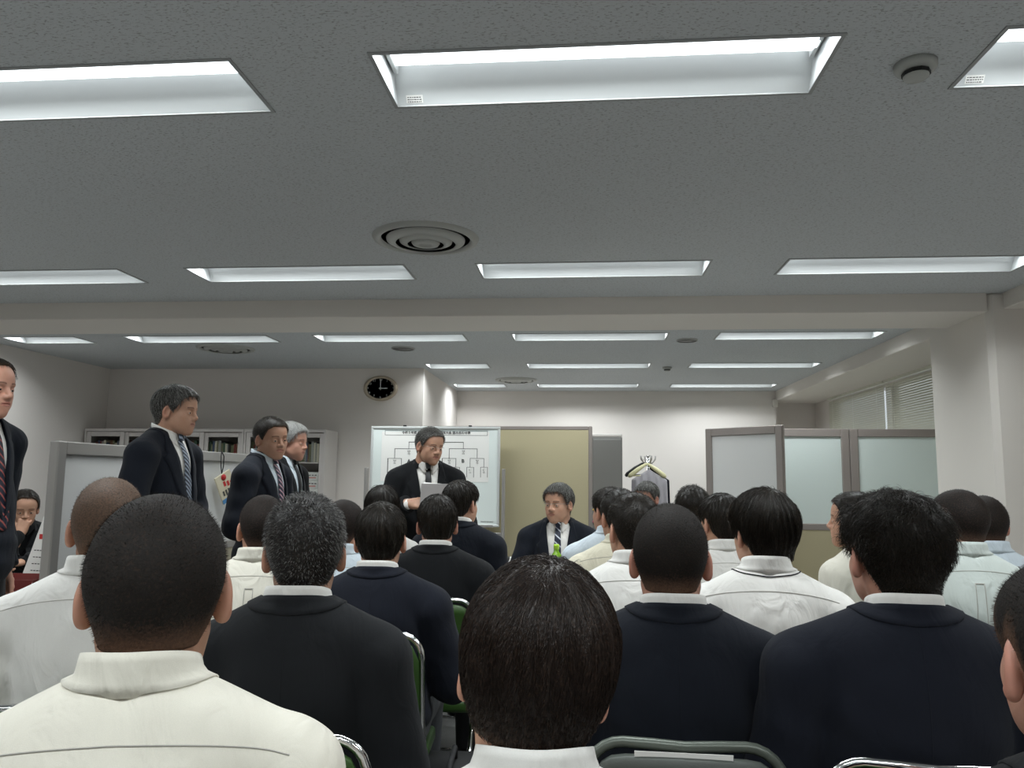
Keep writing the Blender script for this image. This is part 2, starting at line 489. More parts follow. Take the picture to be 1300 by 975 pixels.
def strands(st, seed, q=1., grey=0., bias=(0, 0)):
    s = STYLE[st]; rng = np.random.default_rng(seed); V, F, fade = hair_mesh(st)
    n = int(s['n'] * q)
    fi = rng.integers(0, len(F), n); w = rng.dirichlet((1, 1, 1, 1), n)
    P = (V[F[fi]] * w[:, :, None]).sum(1).astype(f32)
    f = hair_f(st); d0 = f(P); g = grad(f, P)
    keep = (g @ np.array((0, .0, 1.)) > -.75) & (P[:, 2] > hl(P, st) + .003) & ((np.linalg.norm(P - [0, -.01, .03], axis=1) > .06))
    P, g = P[keep], g[keep]; n = len(P)
    crown = np.array((.006 + bias[0], -.055 + bias[1], .125), f32)
    out = P - crown; out -= g * (out * g).sum(1)[:, None]; ln = np.linalg.norm(out, axis=1, keepdims=True)
    out /= np.maximum(ln, 1e-3)
    sw = np.cross(g, out); tw = np.exp(-(ln / .03) ** 2) * .9
    out = out + sw * tw
    cl = np.sin(P @ (rng.normal(0, 45, (3, 3)).astype(f32)) + rng.uniform(0, 6, 3).astype(f32))   # locks
    nz = rng.normal(0, 1, (n, 3)).astype(f32)
    mess = {'messy': .75, 'side': .08, 'spiky': .3, 'crop': .35, 'buzz': .3, 'shaved': .3}.get(st, .16)
    dirn = out * (1 - s['lift']) + g * s['lift'] + cl * mess * .6 + nz * mess * .35
    dirn /= np.linalg.norm(dirn, axis=1, keepdims=True)
    L = s['L'] * (.6 + .5 * rng.random(n))
    if st in ('bowl', 'short', 'side', 'messy', 'crop', 'spiky', 'long'): L = L * (.14 + .86 * sstep(P[:, 2], -.045, .06))
    K = s['k']; step = (L / K)[:, None]; pts = [P - g * .002]; p = P.copy()
    for i in range(K):
        p = p + dirn * step
        if K > 2:
            dd = f(p); gg = grad(f, p); tgt = .0008 + s['lift'] * .012 * (i + 1) / K * rng.random(n)
            push = np.clip(tgt - dd, 0, .01); p = p + gg * push[:, None]
            nd = dirn + np.array((0, 0, -.22), f32) - gg * (dirn * gg).sum(1)[:, None] * (.7 - s['lift'] * .6)
            dirn = nd / np.linalg.norm(nd, axis=1, keepdims=True)
        pts.append(p.copy())
    r0 = s['rad'] * (.7 + .6 * rng.random(n)) / max(q, .25) ** .5
    side = np.cross(g, dirn); side /= np.maximum(np.linalg.norm(side, axis=1, keepdims=True), 1e-6)
    VV = []; 
    for i, pp in enumerate(pts):
        rr = (r0 * (1 - .85 * i / K))[:, None]
        VV += [pp + side * rr, pp - side * rr, pp + g * rr * 1.2]
    VV = np.stack(VV, 1)   # n,(K+1)*3,3
    m = (K + 1) * 3; base = (np.arange(n) * m)[:, None]; FF = []
    for i in range(K):
        for a in range(3):
            b = (a + 1) % 3
            FF.append(base + np.array([[i * 3 + a, i * 3 + b, (i + 1) * 3 + b, (i + 1) * 3 + a]]))
    FF = np.stack(FF, 1).reshape(-1, 4)
    fd = np.interp(P[:, 2] - hl(P, st), [0, .02], [.6, 1]) if st not in ('buzz', 'shaved') else sstep(P[:, 2] - hl(P, st), 0, .05)
    fadeS = np.repeat(fd, m); gy = np.repeat((rng.random(n) < grey).astype(f32), m)
    return VV.reshape(-1, 3), FF, fadeS, gy

# ---- hands: wrist at the origin, fingers along +y, palm down, thumb towards -x
def hand_mesh(curl=.35, spread=.05, thumb=0.):
    key = ('hand', curl, spread, thumb)
    if key in _cache: return _cache[key]
    segs = []
    for i, (bx, by, ln) in enumerate(((-.029, .09, .07), (-.0095, .094, .078), (.0105, .091, .072), (.029, .082, .056))):
        p = np.array((bx, by, 0.)); a = curl * (.55 + .08 * i); sp = (i - 1.5) * spread; r = .0094 - .0006 * (i == 3)
        for (q, rr) in ((.46, r), (.3, r * .9), (.24, r * .8)):
            e = p + ln * q * np.array((math.sin(sp), math.cos(sp) * math.cos(a), -math.sin(a)))
            segs.append((p, e, rr, rr * .92)); p = e; a += curl * (1 - .12 * i * 0)
    th = [np.array(v) for v in ((-.022, .018, -.006), (-.043, .048, -.012 - thumb * .01), (-.05 + thumb * .02, .078, -.02 - thumb * .02), (-.05 + thumb * .035, .1, -.026 - thumb * .025))]
    def f(P):
        d = rc(P * np.array((1, 1, 1.3), f32), (0, -.07, 0), (0, .012, 0), .027, .029)
        for i, (bx, by) in enumerate(((-.029, .09), (-.0095, .094), (.0105, .091), (.029, .082))):
            d = smin(d, rc(P, (bx * .6, .01, 0), (bx, by, 0), .0135, .0105), .012)
        d = smin(d, ell(P, (-.026, .035, -.008), (.016, .03, .014)), .012)
        d = smin(d, ell(P, (.024, .04, -.007), (.013, .035, .012)), .012)
        for (a, b, ra, rb) in segs: d = smin(d, rc(P, a, b, ra, rb), .0035)
        for i in range(3): d = smin(d, rc(P, th[i], th[i + 1], (.0135, .0112, .0098)[i], (.0112, .0098, .0078)[i]), .005 if i else .01)
        return d
    V, F = nets(f, (-.075, -.1, -.1), (.06, .19, .04), .0026)
    _cache[key] = (V, F); return V, F
def frame(yd, zd):
    y = np.array(yd, float); y /= np.linalg.norm(y); z = np.array(zd, float); z -= y * (z @ y); z /= np.linalg.norm(z)
    return np.stack([np.cross(y, z), y, z], 1)      # columns

# ---- bodies in garments
def march(f, o, d, maxd=.6, off=0.):
    p = o.astype(f32).copy(); d = d.astype(f32); t = np.zeros(len(p), f32)
    for _ in range(40): 
        s = f(p) - off; p = p + d * (s * .8)[:, None]; t += s * .8
    return p
def sheet(f, G, thick, off=.003, closed=False):
    """G (n,m,3) grid draped to stay outside the field f, closed into a thick cloth"""
    n, m, _ = G.shape; P = G.reshape(-1, 3).astype(f32).copy()
    if f is not None:
        for _ in range(4):
            s = f(P); g = grad(f, P, .003); P = P + g * np.clip(off - s, 0, .03)[:, None]
    G = P.reshape(n, m, 3)
    du = np.gradient(G, axis=0); dv = np.gradient(G, axis=1); N = np.cross(du, dv); N /= np.maximum(np.linalg.norm(N, axis=2, keepdims=True), 1e-9)
    A = G.reshape(-1, 3); B = (G + N * thick).reshape(-1, 3); V = np.concatenate([A, B]); k = n * m; F = []
    for i in range(n - 1):
        for j in range(m - 1):
            a, b, c, d = i * m + j, (i + 1) * m + j, (i + 1) * m + j + 1, i * m + j + 1
            F.append((a, d, c, b)); F.append((a + k, b + k, c + k, d + k))
    bd = [i * m for i in range(n)] + [(n - 1) * m + j for j in range(1, m)] + [i * m + m - 1 for i in range(n - 2, -1, -1)] + [j for j in range(m - 2, 0, -1)]
    for i in range(len(bd)):
        a, b = bd[i], bd[(i + 1) % len(bd)]; F.append((a, b, b + k, a + k))
    return V, F

def body_field(p, infl=0., jacket=False, shirt=False, arms=True, cut=None):
    T, zp, sw = p['T'], p['zp'], p['sw']; zs = T - .34; rng = np.random.default_rng(p['seed'] + (5 if jacket else 0))
    ph = rng.uniform(0, 6.28, 12); hz = zs - zp; ln = p['lean']
    yy = lambda z: ln * (zs - z) / .45        # a slouch pushes the hips forward of the shoulders
    ops = []
    ops.append(('e', (0, -.008 + yy(zs - .13), zs - .13), (.158 * sw, .108, .19), .05))
    ops.append(('e', (0, -.045 + yy(zs - .06), zs - .06), (.135 * sw, .078, .13), .05))
    ops.append(('c', (.03, -.03, T - .285), (.162 * sw, -.018, zs - (.0 if jacket else .008)), .05, .047, .05))
    ops.append(('e', (0, .01 + yy(zs - hz * .68), zs - hz * .68), (.15 * sw + .005, .112, .19), .06))
    ops.append(('e', (0, .01 + yy(zp), zp), (.17, .125, .13), .06))
    S = {}
    for s, k in ((-1, 'L'), (1, 'R')):
        sh = np.array((s * .182 * sw, -.012, zs - .035)); el, wr = np.array(p['el' + k]), np.array(p['wr' + k]); S[k] = (sh, el, wr)
    sg = (.0 if not (jacket or shirt) else (.006 if shirt else .013))
    def f(P):
        X = P.copy(); X[:, 0] = np.abs(X[:, 0]); d = None
        for o in ops:
            if o[0] == 'e': q = ell(X, o[1], o[2]); k = o[3]
            else: q = rc(X, o[1], o[2], o[3], o[4]); k = o[5]
            d = q if d is None else smin(d, q, k)
        if jacket or shirt:       # cloth hangs from the shoulder blades
            hang = .008 if jacket else .008
            d = d - hang * sstep(zs - .05 - P[:, 2], 0, .3)
        if arms:
            for k, (sh, el, wr) in S.items():
                a = smin(rc(P, sh, sh, .054, .054), rc(P, sh, el, .05 + sg, .043 + sg * 1.15), .03)
                a = smin(a, rc(P, el, wr, .043 + sg * 1.15, .03 + sg * 1.1), .03)
                if jacket: a = smin(a, rc(P, sh + [-(.012 if sh[0] > 0 else -.012), 0, .012], sh + [(.003 if sh[0] > 0 else -.003), 0, .008], .052, .054), .02)
                d = smin(d, a, .012 if jacket else .018)
        if shirt or jacket:
            am = .0065 if shirt else .0045
            lowr = sstep(zs + .01 - P[:, 2], 0, .15)
            w = .5 * np.sin(P[:, 2] * 11 + ph[0]) + .4 * np.sin(P[:, 0] * 9 + ph[1])
            a1 = np.sin(P[:, 0] * 42 + P[:, 2] * 13 * math.sin(ph[2]) + 2.2 * w + ph[3])
            a2 = np.sin(P[:, 2] * 46 + P[:, 0] * 20 * math.sin(ph[4]) + 2.5 * w + ph[5]) 
            a3 = np.sin((P[:, 0] * .7 + P[:, 2] * .75) * 60 + 2 * w + ph[6]) * np.sin((P[:, 0] * .8 - P[:, 2]) * 16 + ph[7])
            low = sstep(zs - .28 - P[:, 2], 0, .2)
            if shirt: d = d + am * lowr * (.6 * np.abs(a1) ** .7 + .5 * a3 + .6 * low * a2)
            else: d = d + am * lowr * (.25 * a1 + .35 * a3 + .8 * low * a2) * 1.5
        d = d - infl
        if cut is not None:
            d = smax(d, -cut(P), .004)
        return d
    return f
def vcut(p, zt, zb, w):
    """the V of an open jacket front"""
    def c(P):
        t = np.clip((P[:, 2] - zb) / (zt - zb), 0, 1.3); ww = w * t ** .85
        return np.maximum(np.maximum(np.abs(P[:, 0]) - ww, .03 - P[:, 1]), zb - P[:, 2])
    return c
def chunk_box(p, pad=.1):
    xs = [p['elL'][0], p['elR'][0], p['wrL'][0], p['wrR'][0]]; ys = [p['elL'][1], p['elR'][1], p['wrL'][1], p['wrR'][1]]
    lo = (min(min(xs) - pad, -.3), min(min(ys) - pad, -.22), min(p['zp'] - .2, p['wrL'][2] - pad, p['wrR'][2] - pad)); hi = (max(max(xs) + pad, .3), max(max(ys) + pad, .26), p['T'] - .2)
    return lo, hi
def legs_field(p, infl=.01):
    zp = p['zp']
    def f(P):
        X = P.copy(); X[:, 0] = np.abs(X[:, 0])
        if p['seated']:
            kz = .5; d = rc(X, (.085, .03 + p['lean'], zp - .035), (.12, .43, kz), .083, .062)
            d = smin(d, rc(X, (.12, .43, kz), (.12, .40, .10), .062, .045), .02)
            d = smin(d, ell(X, (0, .03 + p['lean'], zp - .01), (.172, .13, .1)), .05)
            w = np.sin(P[:, 1] * 50 + P[:, 0] * 20) * .002
        else:
            d = rc(X, (.085, 0, zp - .03), (.095, .02, zp * .52), .088, .066)
            d = smin(d, rc(X, (.095, .02, zp * .52), (.1, -.01, .08), .066, .055), .03)
            d = smin(d, ell(X, (0, 0, zp), (.165, .115, .11)), .05)
            w = np.sin(P[:, 2] * 40 + P[:, 0] * 20) * .002
        d = smax(d, .05 - P[:, 2], .01)
        return d + w - infl
    return f
def shoe(p, s, M_, par):
    x = s * (.12 if p['seated'] else .1); y = .40 if p['seated'] else -.01
    def f(P):
        q = P - np.array((x, y, 0), f32)
        d = ell(q, (0, .1, .045), (.043, .11, .042)); d = smin(d, ell(q, (0, -.02, .05), (.036, .055, .05)), .03)
        d = smin(d, rc(q, (0, -.01, .06), (0, -.01, .1), .035, .035), .02)
        d = smax(d, .004 - q[:, 2], .003); return d
    V, F = nets(f, (x - .06, y - .1, -.01), (x + .06, y + .24, .16), .009, 1)
    return mesh_obj('shoe', V, F, M_, par)

def xf(V, S, Rm, t): return (np.asarray(V) * np.array(S)) @ np.asarray(Rm).T + np.array(t)
def rotm(yaw=0, pitch=0, roll=0):
    return np.array(Euler((pitch, roll, yaw), 'XYZ').to_matrix())

def person(name_label, hx, hy, T, rz, *, seated=True, head=(0, 0, 0), hair='crop', hmat='hair_black', skin='skin_a', top='white_shirt', jacket=None,
           sw=1., lean=.0, hs=(1, 1, 1), seed=0, arms='lap', tie=None, vox=.009, hq=1., group=None, trousers='trousers_black', rolled=False,
           grey=0., seams=True, pleat=False, hands=(.5, .35), glasses=False, hoff=(0, .03), armspec=None, jbutton=.36, bias=(0, 0), collar_open=False, extras=True):
    zp = .545 if seated else T - .80
    TH_ = T; T = T + .026      # the trunk sits a little higher than a straight neck would put it
    zs = T - .34
    p = dict(T=T, zp=zp, sw=sw, lean=lean, seated=seated, seed=seed)
    if armspec: A = armspec
    elif arms == 'lap': A = dict(elL=(-.235 * sw, .0, zs - .285), elR=(.235 * sw, .0, zs - .285), wrL=(-.12, .22, .70), wrR=(.12, .22, .70))
    elif arms == 'knees': A = dict(elL=(-.25 * sw, .05, zs - .28), elR=(.25 * sw, .05, zs - .28), wrL=(-.14, .30, .66), wrR=(.14, .30, .66))
    elif arms == 'table': A = dict(elL=(-.25 * sw, .06, zs - .27), elR=(.25 * sw, .06, zs - .27), wrL=(-.07, .27, .77), wrR=(.07, .27, .77))
    elif arms == 'down': A = dict(elL=(-.245 * sw, -.03, zs - .31), elR=(.245 * sw, -.03, zs - .31), wrL=(-.25 * sw, .06, zs - .56), wrR=(.25 * sw, .06, zs - .56))
    elif arms == 'clasp': A = dict(elL=(-.26 * sw, -.01, zs - .3), elR=(.26 * sw, -.01, zs - .3), wrL=(-.05, .19, zs - .5), wrR=(.05, .21, zs - .47))
    p.update(A)
    c, s_ = math.cos(rz), math.sin(rz)
    ox = hx - (c * hoff[0] - s_ * hoff[1]); oy = hy - (s_ * hoff[0] + c * hoff[1])
    root = empty('person', (ox, oy, 0), rz, name_label, 'person', group)
    # ---- the body: head, neck, trunk, limbs and hands
    hm = rotm(*head); hc = np.array((hoff[0], hoff[1], TH_ - .125 * hs[2]))
    V, F, tint = head_mesh()
    parts = [(xf(V, hs, hm, hc), F, tint)]
    nf = body_field(p, -.014); lf = legs_field(p, -.012)
    inner = lambda P: smin(smin(nf(P), lf(P), .04), rc(P, (0, -.02, T - .34), (hc[0], hc[1] - .045, T - .27), .05, .05), .02)
    lo, hi = chunk_box(p); key = ('inner', seated, arms, round(T, 2), armspec is None)
    if vox > .02: pass
    Vb, Fb = nets(inner, (lo[0], lo[1], .06), (hi[0], max(hi[1], .55 if seated else .2), T - .22), .022, 1)
    parts.append((Vb, Fb, np.ones((len(Vb), 4))))
    HM = {}
    for k, s in (('L', -1), ('R', 1)):
        wr = np.array(p['wr' + k]); el = np.array(p['el' + k]); fd = (wr - el); fd /= np.linalg.norm(fd)
        hd = np.array(p.get('hd' + k, fd)); up = np.array(p.get('hu' + k, (0, .25, 1) if seated else ((s, 0, .1) if arms == 'down' else (0, 1, .4))))
        Vh, Fh = hand_mesh(*hands)
        Vh = Vh.copy()
        if s < 0: Vh[:, 0] *= -1; Fh = Fh[:, ::-1]
        Rm = frame(hd, up); tt = wr + fd * .022
        parts.append((Vh @ Rm.T + tt, Fh, np.ones((len(Vh), 4)))); HM[k] = (Rm, tt)
    VV = np.concatenate([a[0] for a in parts]); off = np.cumsum([0] + [len(a[0]) for a in parts])
    FF = np.concatenate([a[1] + o for a, o in zip(parts, off)]); TT = np.concatenate([a[2] for a in parts])
    mesh_obj('body', VV, FF, M[skin], root, attrs={'tint': ('FLOAT_COLOR', TT)})
    Ve, Fe = eye_mesh()
    Ve = np.array(Ve); fm = [1 if math.hypot(abs(Ve[list(q)].mean(0)[0]) - .031, Ve[list(q)].mean(0)[2] - .003) < .0062 and Ve[list(q)].mean(0)[1] > .08 else 0 for q in Fe]
    mesh_obj('eyes', xf(Ve, hs, hm, hc), Fe, None, root, mats=[M['eye_white'], M['eye']], mi=fm)
    # ---- hair
    Vh, Fh, fade = hair_mesh(hair)
    Vs, Fs, fs, gs = strands(hair, seed + 11, hq, grey, bias)
    Va = np.concatenate([Vh, Vs]); Fa = np.concatenate([Fh, Fs + len(Vh)])
    mesh_obj('hair', xf(Va, hs, hm, hc), Fa, M[hmat], root, attrs={'fade': ('FLOAT', np.concatenate([fade, fs])), 'grey': ('FLOAT', np.concatenate([fade * 0, gs]))})
    # ---- shirt
    lo, hi = chunk_box(p)
    short = rolled
    sf = body_field(p, .006, shirt=True)
    sfc = sf
    if rolled:
        def sfc(P):
            d = sf(P)
            for k in 'LR':
                el = np.array(p['el' + k], f32); fdr = np.array(p['wr' + k], f32) - el; fdr /= np.linalg.norm(fdr)
                cutp = (P - el) @ fdr - .06
                near = rc(P, el, np.array(p['wr' + k], f32), .09, .09)
                d = smax(d, -np.maximum(near, -cutp), .004)
            return d
    if not seated:
        sfd = sfc; sfc = lambda P: smax(sfd(P), zp - .02 - P[:, 2], .004)
    V, F = nets(sfc, (lo[0], lo[1], max(lo[2], zp - .14 if not seated else .44)), hi, vox if not jacket else .012, 2)
    sh = mesh_obj('shirt', V, F, M[top], root)
    gf = sf
    ztop = T - .205; cy = hoff[1] - .046; cx = hoff[0] * .6
    # collar: a stand round the neck and a folded leaf
    def ring(th0, r0x, r0y, z0, r1x, r1y, z1, drop0, drop1, rows=5, n=40, pt=0., field=None, thick=.0022, off=.003):
        th = np.linspace(-th0, th0, n); t = np.linspace(0, 1, rows); G = np.zeros((n, rows, 3))
        fr = ((1 - np.cos(th)) / 2) ** 1.5
        for j, tj in enumerate(t):
            rx = r0x + (r1x - r0x) * tj; ry = r0y + (r1y - r0y) * tj
            ptf = np.clip((np.abs(th) - th0 * .72) / (th0 * .28), 0, 1) * pt * tj
            G[:, j, 0] = cx + np.sin(th) * rx; G[:, j, 1] = cy - np.cos(th) * ry + .004 * tj
            G[:, j, 2] = z0 + (z1 - z0) * tj - fr * (drop0 + (drop1 - drop0) * tj) - ptf
        return sheet(field, G, thick, off)
    mb = MB()
    Vc, Fc = ring(2.98, .0675, .069, ztop, .073, .075, ztop - .05, .05, .05, pt=0, field=None); mb.raw(Vc, Fc, True)
    if not jacket: Vc, Fc = ring(2.8, .070, .0715, ztop + .002, .081, .077, ztop - .046, .052, .055, pt=.035, field=gf); mb.raw(Vc, Fc, True)
    else: Vc, Fc = ring(2.85, .0705, .072, ztop + .001, .078, .078, ztop - .036, .055, .055, pt=.04, field=gf); mb.raw(Vc, Fc, True)
    mb.obj('collar', M[top], root)
    if seams and not jacket:
        xs = np.linspace(-.185 * sw, .185 * sw, 44); zz = zs + .040 - .026 * (xs / .175) ** 2
        q = march(gf, np.stack([xs, np.full(44, -.3), zz], 1), np.tile([0, 1, 0], (44, 1)))
        q = q[(np.abs(gf(q)) < .004) & (np.abs(q[:, 1]) < .3)]
        mb = MB(); mb.tube(q + [0, -.0006, 0], .001, 5)
        if pleat:
            for dx in (-.014, .014):
                zq = np.linspace(zs - .0, zs - .3, 14); xq = dx * (1 + (zs - zq) * 1.2)
                q = march(gf, np.stack([xq, np.full(14, -.3), zq], 1), np.tile([0, 1, 0], (14, 1))); mb.tube(q + [0, -.0006, 0], .0013, 5)
            q = march(gf, np.array([[-.012, -.3, zs - .002], [.012, -.3, zs - .002]]), np.array([[0, 1, 0], [0, 1, 0]])); mb.tube(q + [0, -.0012, 0], .0022, 5)
        mb.obj('seam', M['shirt_seam'], root)
    # ---- jacket
    if jacket:
        jm = M[jacket]
        zt = T - .25; zb = zs - jbutton
        jf0 = body_field(p, .0135, jacket=True)
        jf = body_field(p, .0135, jacket=True, cut=vcut(p, zt, zb, .085))
        lo2 = (lo[0] - .01, lo[1], (zp - .13 if not seated else .45))
        def jfull(P):
            d = jf(P)
            if not seated: d = smin(d, smax(ell(P, (0, .0, zp - .02), (.19, .145, .2)), np.maximum(zp - .11 - P[:, 2], P[:, 2] - zp - .05), .01), .03)
            for k in 'LR':      # open cuffs end before the hand
                wr = np.array(p['wr' + k], f32); el = np.array(p['el' + k], f32); fdr = wr - el; fdr /= np.linalg.norm(fdr)
                q = (P - wr) @ fdr; near = rc(P, wr - fdr * .02, wr + fdr * .08, .075, .075)
                d = smax(d, -np.maximum(near, .012 - q), .004)
            return d
        V, F = nets(jfull, (lo2[0], lo2[1], min(lo2[2], lo[2])), (hi[0] + .01, hi[1], hi[2]), vox, 2)
        jk = mesh_obj('jacket', V, F, jm, root)
        mb = MB()
        Vc, Fc = ring(2.15, .0755, .077, ztop - .018, .088, .083, ztop - .062, .055, .05, rows=5, field=jf0, thick=.004, off=.003); mb.raw(Vc, Fc, True)
        for s in (-1, 1):       # lapels
            n = 26; t = np.linspace(0, 1, n); z = zt + .0 + (zb - zt) * t; tt = np.clip((z - zb) / (zt - zb), 0, 1.3); xe = .085 * tt ** .85
            w = np.interp(t, [0, .12, .2, .24, .27, .6, 1], [.012, .04, .056, .05, .076, .055, .004])
            G = np.zeros((n, 5, 3))
            for j in range(5):
                G[:, j, 0] = s * (xe - .004 + w * j / 4); G[:, j, 2] = z
                o = np.stack([G[:, j, 0], np.full(n, .35), z], 1); q = march(jf0, o, np.tile([0, -1, 0], (n, 1)), off=.003)
                q[:, 1] = np.clip(q[:, 1], -.01, .3); q[:, 0] = G[:, j, 0]
                for _ in range(6):
                    q = q - grad(jf0, q, .003) * np.clip(jf0(q) - .0015, -.03, .03)[:, None]
                G[:, j] = q
            if s > 0: G = G[:, ::-1]
            Vc, Fc = sheet(None, G, .0028); mb.raw(Vc, Fc, True)
        mb.obj('lapels', jm, root)
        if seams:
            zq = np.linspace(ztop - .064, zp + .02, 24); q = march(jf0, np.stack([zq * 0, np.full(24, -.35), zq], 1), np.tile([0, 1, 0], (24, 1)))
            mb = MB(); mb.tube(q + [0, -.0003, 0], .0008, 5)
            mb.obj('back_seam', jm, root)
        for k in 'LR':
            wr = np.array(p['wr' + k]); el = np.array(p['el' + k]); fdr = wr - el; fdr /= np.linalg.norm(fdr)
            if extras:
                MB().tube([wr - fdr * .01, wr + fdr * .004, wr + fdr * .016], [.033, .033, .0325], 20).obj('cuff', M[top], root)
        if tie:
            n = 22; zk = ztop - .058; z = np.linspace(zk - .03, zb - .03, n); w = np.linspace(.016, .037, n); G = np.zeros((n, 5, 3))
            for j in range(5):
                x = w * (j / 2 - 1); q = march(sf, np.stack([x, np.full(n, .35), z], 1), np.tile([0, -1, 0], (n, 1)), off=.008)
                G[:, j, 0] = x; G[:, j, 1] = q[:, 1] - .0025 * abs(j / 2 - 1) ; G[:, j, 2] = z
            Vc, Fc = sheet(None, G[:, ::-1], .004); mb = MB(); mb.raw(Vc, Fc, True)
            yk = max(cy + .078, G[0, 2, 1])
            mb.raw([(-.021, yk, zk + .006), (.021, yk, zk + .006), (.014, yk + .004, zk - .032), (-.014, yk + .004, zk - .032),
                    (-.015, yk + .017, zk + .004), (.015, yk + .017, zk + .004), (.011, yk + .018, zk - .03), (-.011, yk + .018, zk - .03)],
                   [(0, 1, 5, 4), (1, 2, 6, 5), (2, 3, 7, 6), (3, 0, 4, 7), (4, 5, 6, 7), (3, 2, 1, 0)], False)
            mb.obj('tie', M[tie], root)
    if rolled:
        mb = MB()
        for k in 'LR':
            el = np.array(p['el' + k]); fdr = np.array(p['wr' + k]) - el; fdr /= np.linalg.norm(fdr)
            mb.tube([el + fdr * .03, el + fdr * .034, el + fdr * .08, el + fdr * .084], [.05, .056, .054, .05], 20)
        mb.obj('rolled_cuffs', M[top], root)
    # ---- trousers and shoes
    lfz = legs_field(p)
    V, F = nets(lfz, (-.26, -.2, .04), (.26, .56 if seated else .2, zp + .13), .015, 1)
    mesh_obj('trousers', V, F, M[trousers], root)
    for s in (-1, 1): shoe(p, s, M['shoe'], root)
    if glasses:
        mb = MB(); tr = lambda v: tuple(xf([v], hs, hm, hc)[0])
        for s in (-1, 1):
            mb.tube([tr((s * x, y, z)) for x, y, z in ((.008, .103, .012), (.02, .104, .0165), (.04, .1, .0165), (.057, .09, .013))], .0009, 8)
            mb.tube([tr((s * x, y, z)) for x, y, z in ((.057, .09, .013), (.073, .06, .012), (.081, .0, .01), (.081, -.015, -.004))], .0009, 8)
        mb.tube([tr((x, .104 + .002 * (1 - abs(x) / .008), .012)) for x in (-.008, 0, .008)], .0012, 8)
        g = mb.obj('glasses', M['glasses_metal'], root)
        mb = MB()
        for s in (-1, 1):
            pts = [(.01, .013), (.02, .016), (.04, .016), (.055, .011), (.052, -.004), (.042, -.013), (.022, -.013), (.011, -.003)]
            Vq = [tr((s * a, .1035 - max(0, a - .03) * .35, b)) for a, b in pts] + [tr((s * a, .1023 - max(0, a - .03) * .35, b)) for a, b in pts]
            n = len(pts); mb.raw(Vq, [tuple(range(n)), tuple(range(n, 2 * n))[::-1]] + [(i, (i + 1) % n, (i + 1) % n + n, i + n) for i in range(n)])
        mb.obj('lenses', M['lens'], g)
    root['_hands'] = 0
    del root['_hands']
    return root, p, HM, jf0 if jacket else gf
# ---------------------------------------------------------------- materials of people
M['skin_a'] = skin_mat('skin_tan', 'c49a82')
M['skin_b'] = skin_mat('skin_deep_tan', 'b68f78')
M['skin_c'] = skin_mat('skin_light', 'd5a88e')
M['skin_d'] = skin_mat('skin_ruddy', 'c29480')
M['hair_black'] = hair_mat('hair_black', '17140f', '5c4636')
M['hair_buzz'] = hair_mat('hair_buzz', '1a1512', '5a453a', dens=.97, rough=.7)
M['hair_buzz_dark'] = hair_mat('hair_buzz_dark', '191512', '5c4435', dens=1.05, rough=.7)
M['hair_shaved'] = hair_mat('hair_shaved', '3a3028', '7d604d', dens=.7, rough=.6)
M['hair_brown'] = hair_mat('hair_brown', '1f1713', '5c4636', rough=.36)
M['hair_grey'] = hair_mat('hair_greying', '1d1b1a', '5c4a3e', grey=.3, greycol='838381')
M['hair_silver'] = hair_mat('hair_silver', '4c4c4b', '8d8078', grey=1., greycol='a8a8a5')
M['hair_pepper'] = hair_mat('hair_pepper', '262523', '6c5c50', grey=.5, greycol='8c8c88')
M['white_shirt'] = fabric('white_cotton', 'dcdad5')
M['cream_shirt'] = fabric('cream_cotton', 'dfd9c3')
M['blue_shirt'] = fabric('pale_blue_cotton', 'ccd7df')
M['mint_shirt'] = fabric('pale_mint_cotton', 'c8d0cb')
M['warm_shirt'] = fabric('warm_white_cotton', 'dedacd')
M['shirt_seam'] = mat('shirt_seam', 'a9a69f', .9)
M['navy'] = fabric('navy_wool', '0f131e', bump=.4, fold=.25, rough=.9, sheen=.03, var=.25)
M['charcoal'] = fabric('charcoal_wool', '15171a', bump=.4, fold=.25, rough=.9, sheen=.03, var=.3)
M['black'] = fabric('black_wool', '0e1013', bump=.4, fold=.25, rough=.9, sheen=.03, var=.25)
M['darknavy'] = fabric('dark_navy_wool', '0c111b', bump=.4, fold=.25, rough=.9, sheen=.03, var=.25)
M['trousers_black'] = fabric('black_trouser_wool', '18191c', fold=.3)
M['trousers_grey'] = fabric('grey_trouser_wool', '45474b', fold=.3)
M['shoe'] = mat('black_leather', '0e0e0f', .35)
M['lens'] = None
def eye_m():
    t = NT('eye'); t.set(Roughness=.15)
    g = t.add('ShaderNodeTexCoord'); s = t.add('ShaderNodeSeparateXYZ')
    t.set(Base_Color=lin('1c1310')); return t.m
M['eye'] = eye_m(); M['eye_white'] = mat('eye_white', 'b9b2aa', .3)
t = NT('lens'); t.set(Base_Color=(1, 1, 1, 1), Roughness=.02, Transmission_Weight=1., IOR=1.05, Alpha=.12); M['lens'] = t.m
M['glasses_metal'] = mat('glasses_metal', '9a9a98', .4, .6)
M['silver'] = mat('silver', 'd8d8d8', .25, 1.)
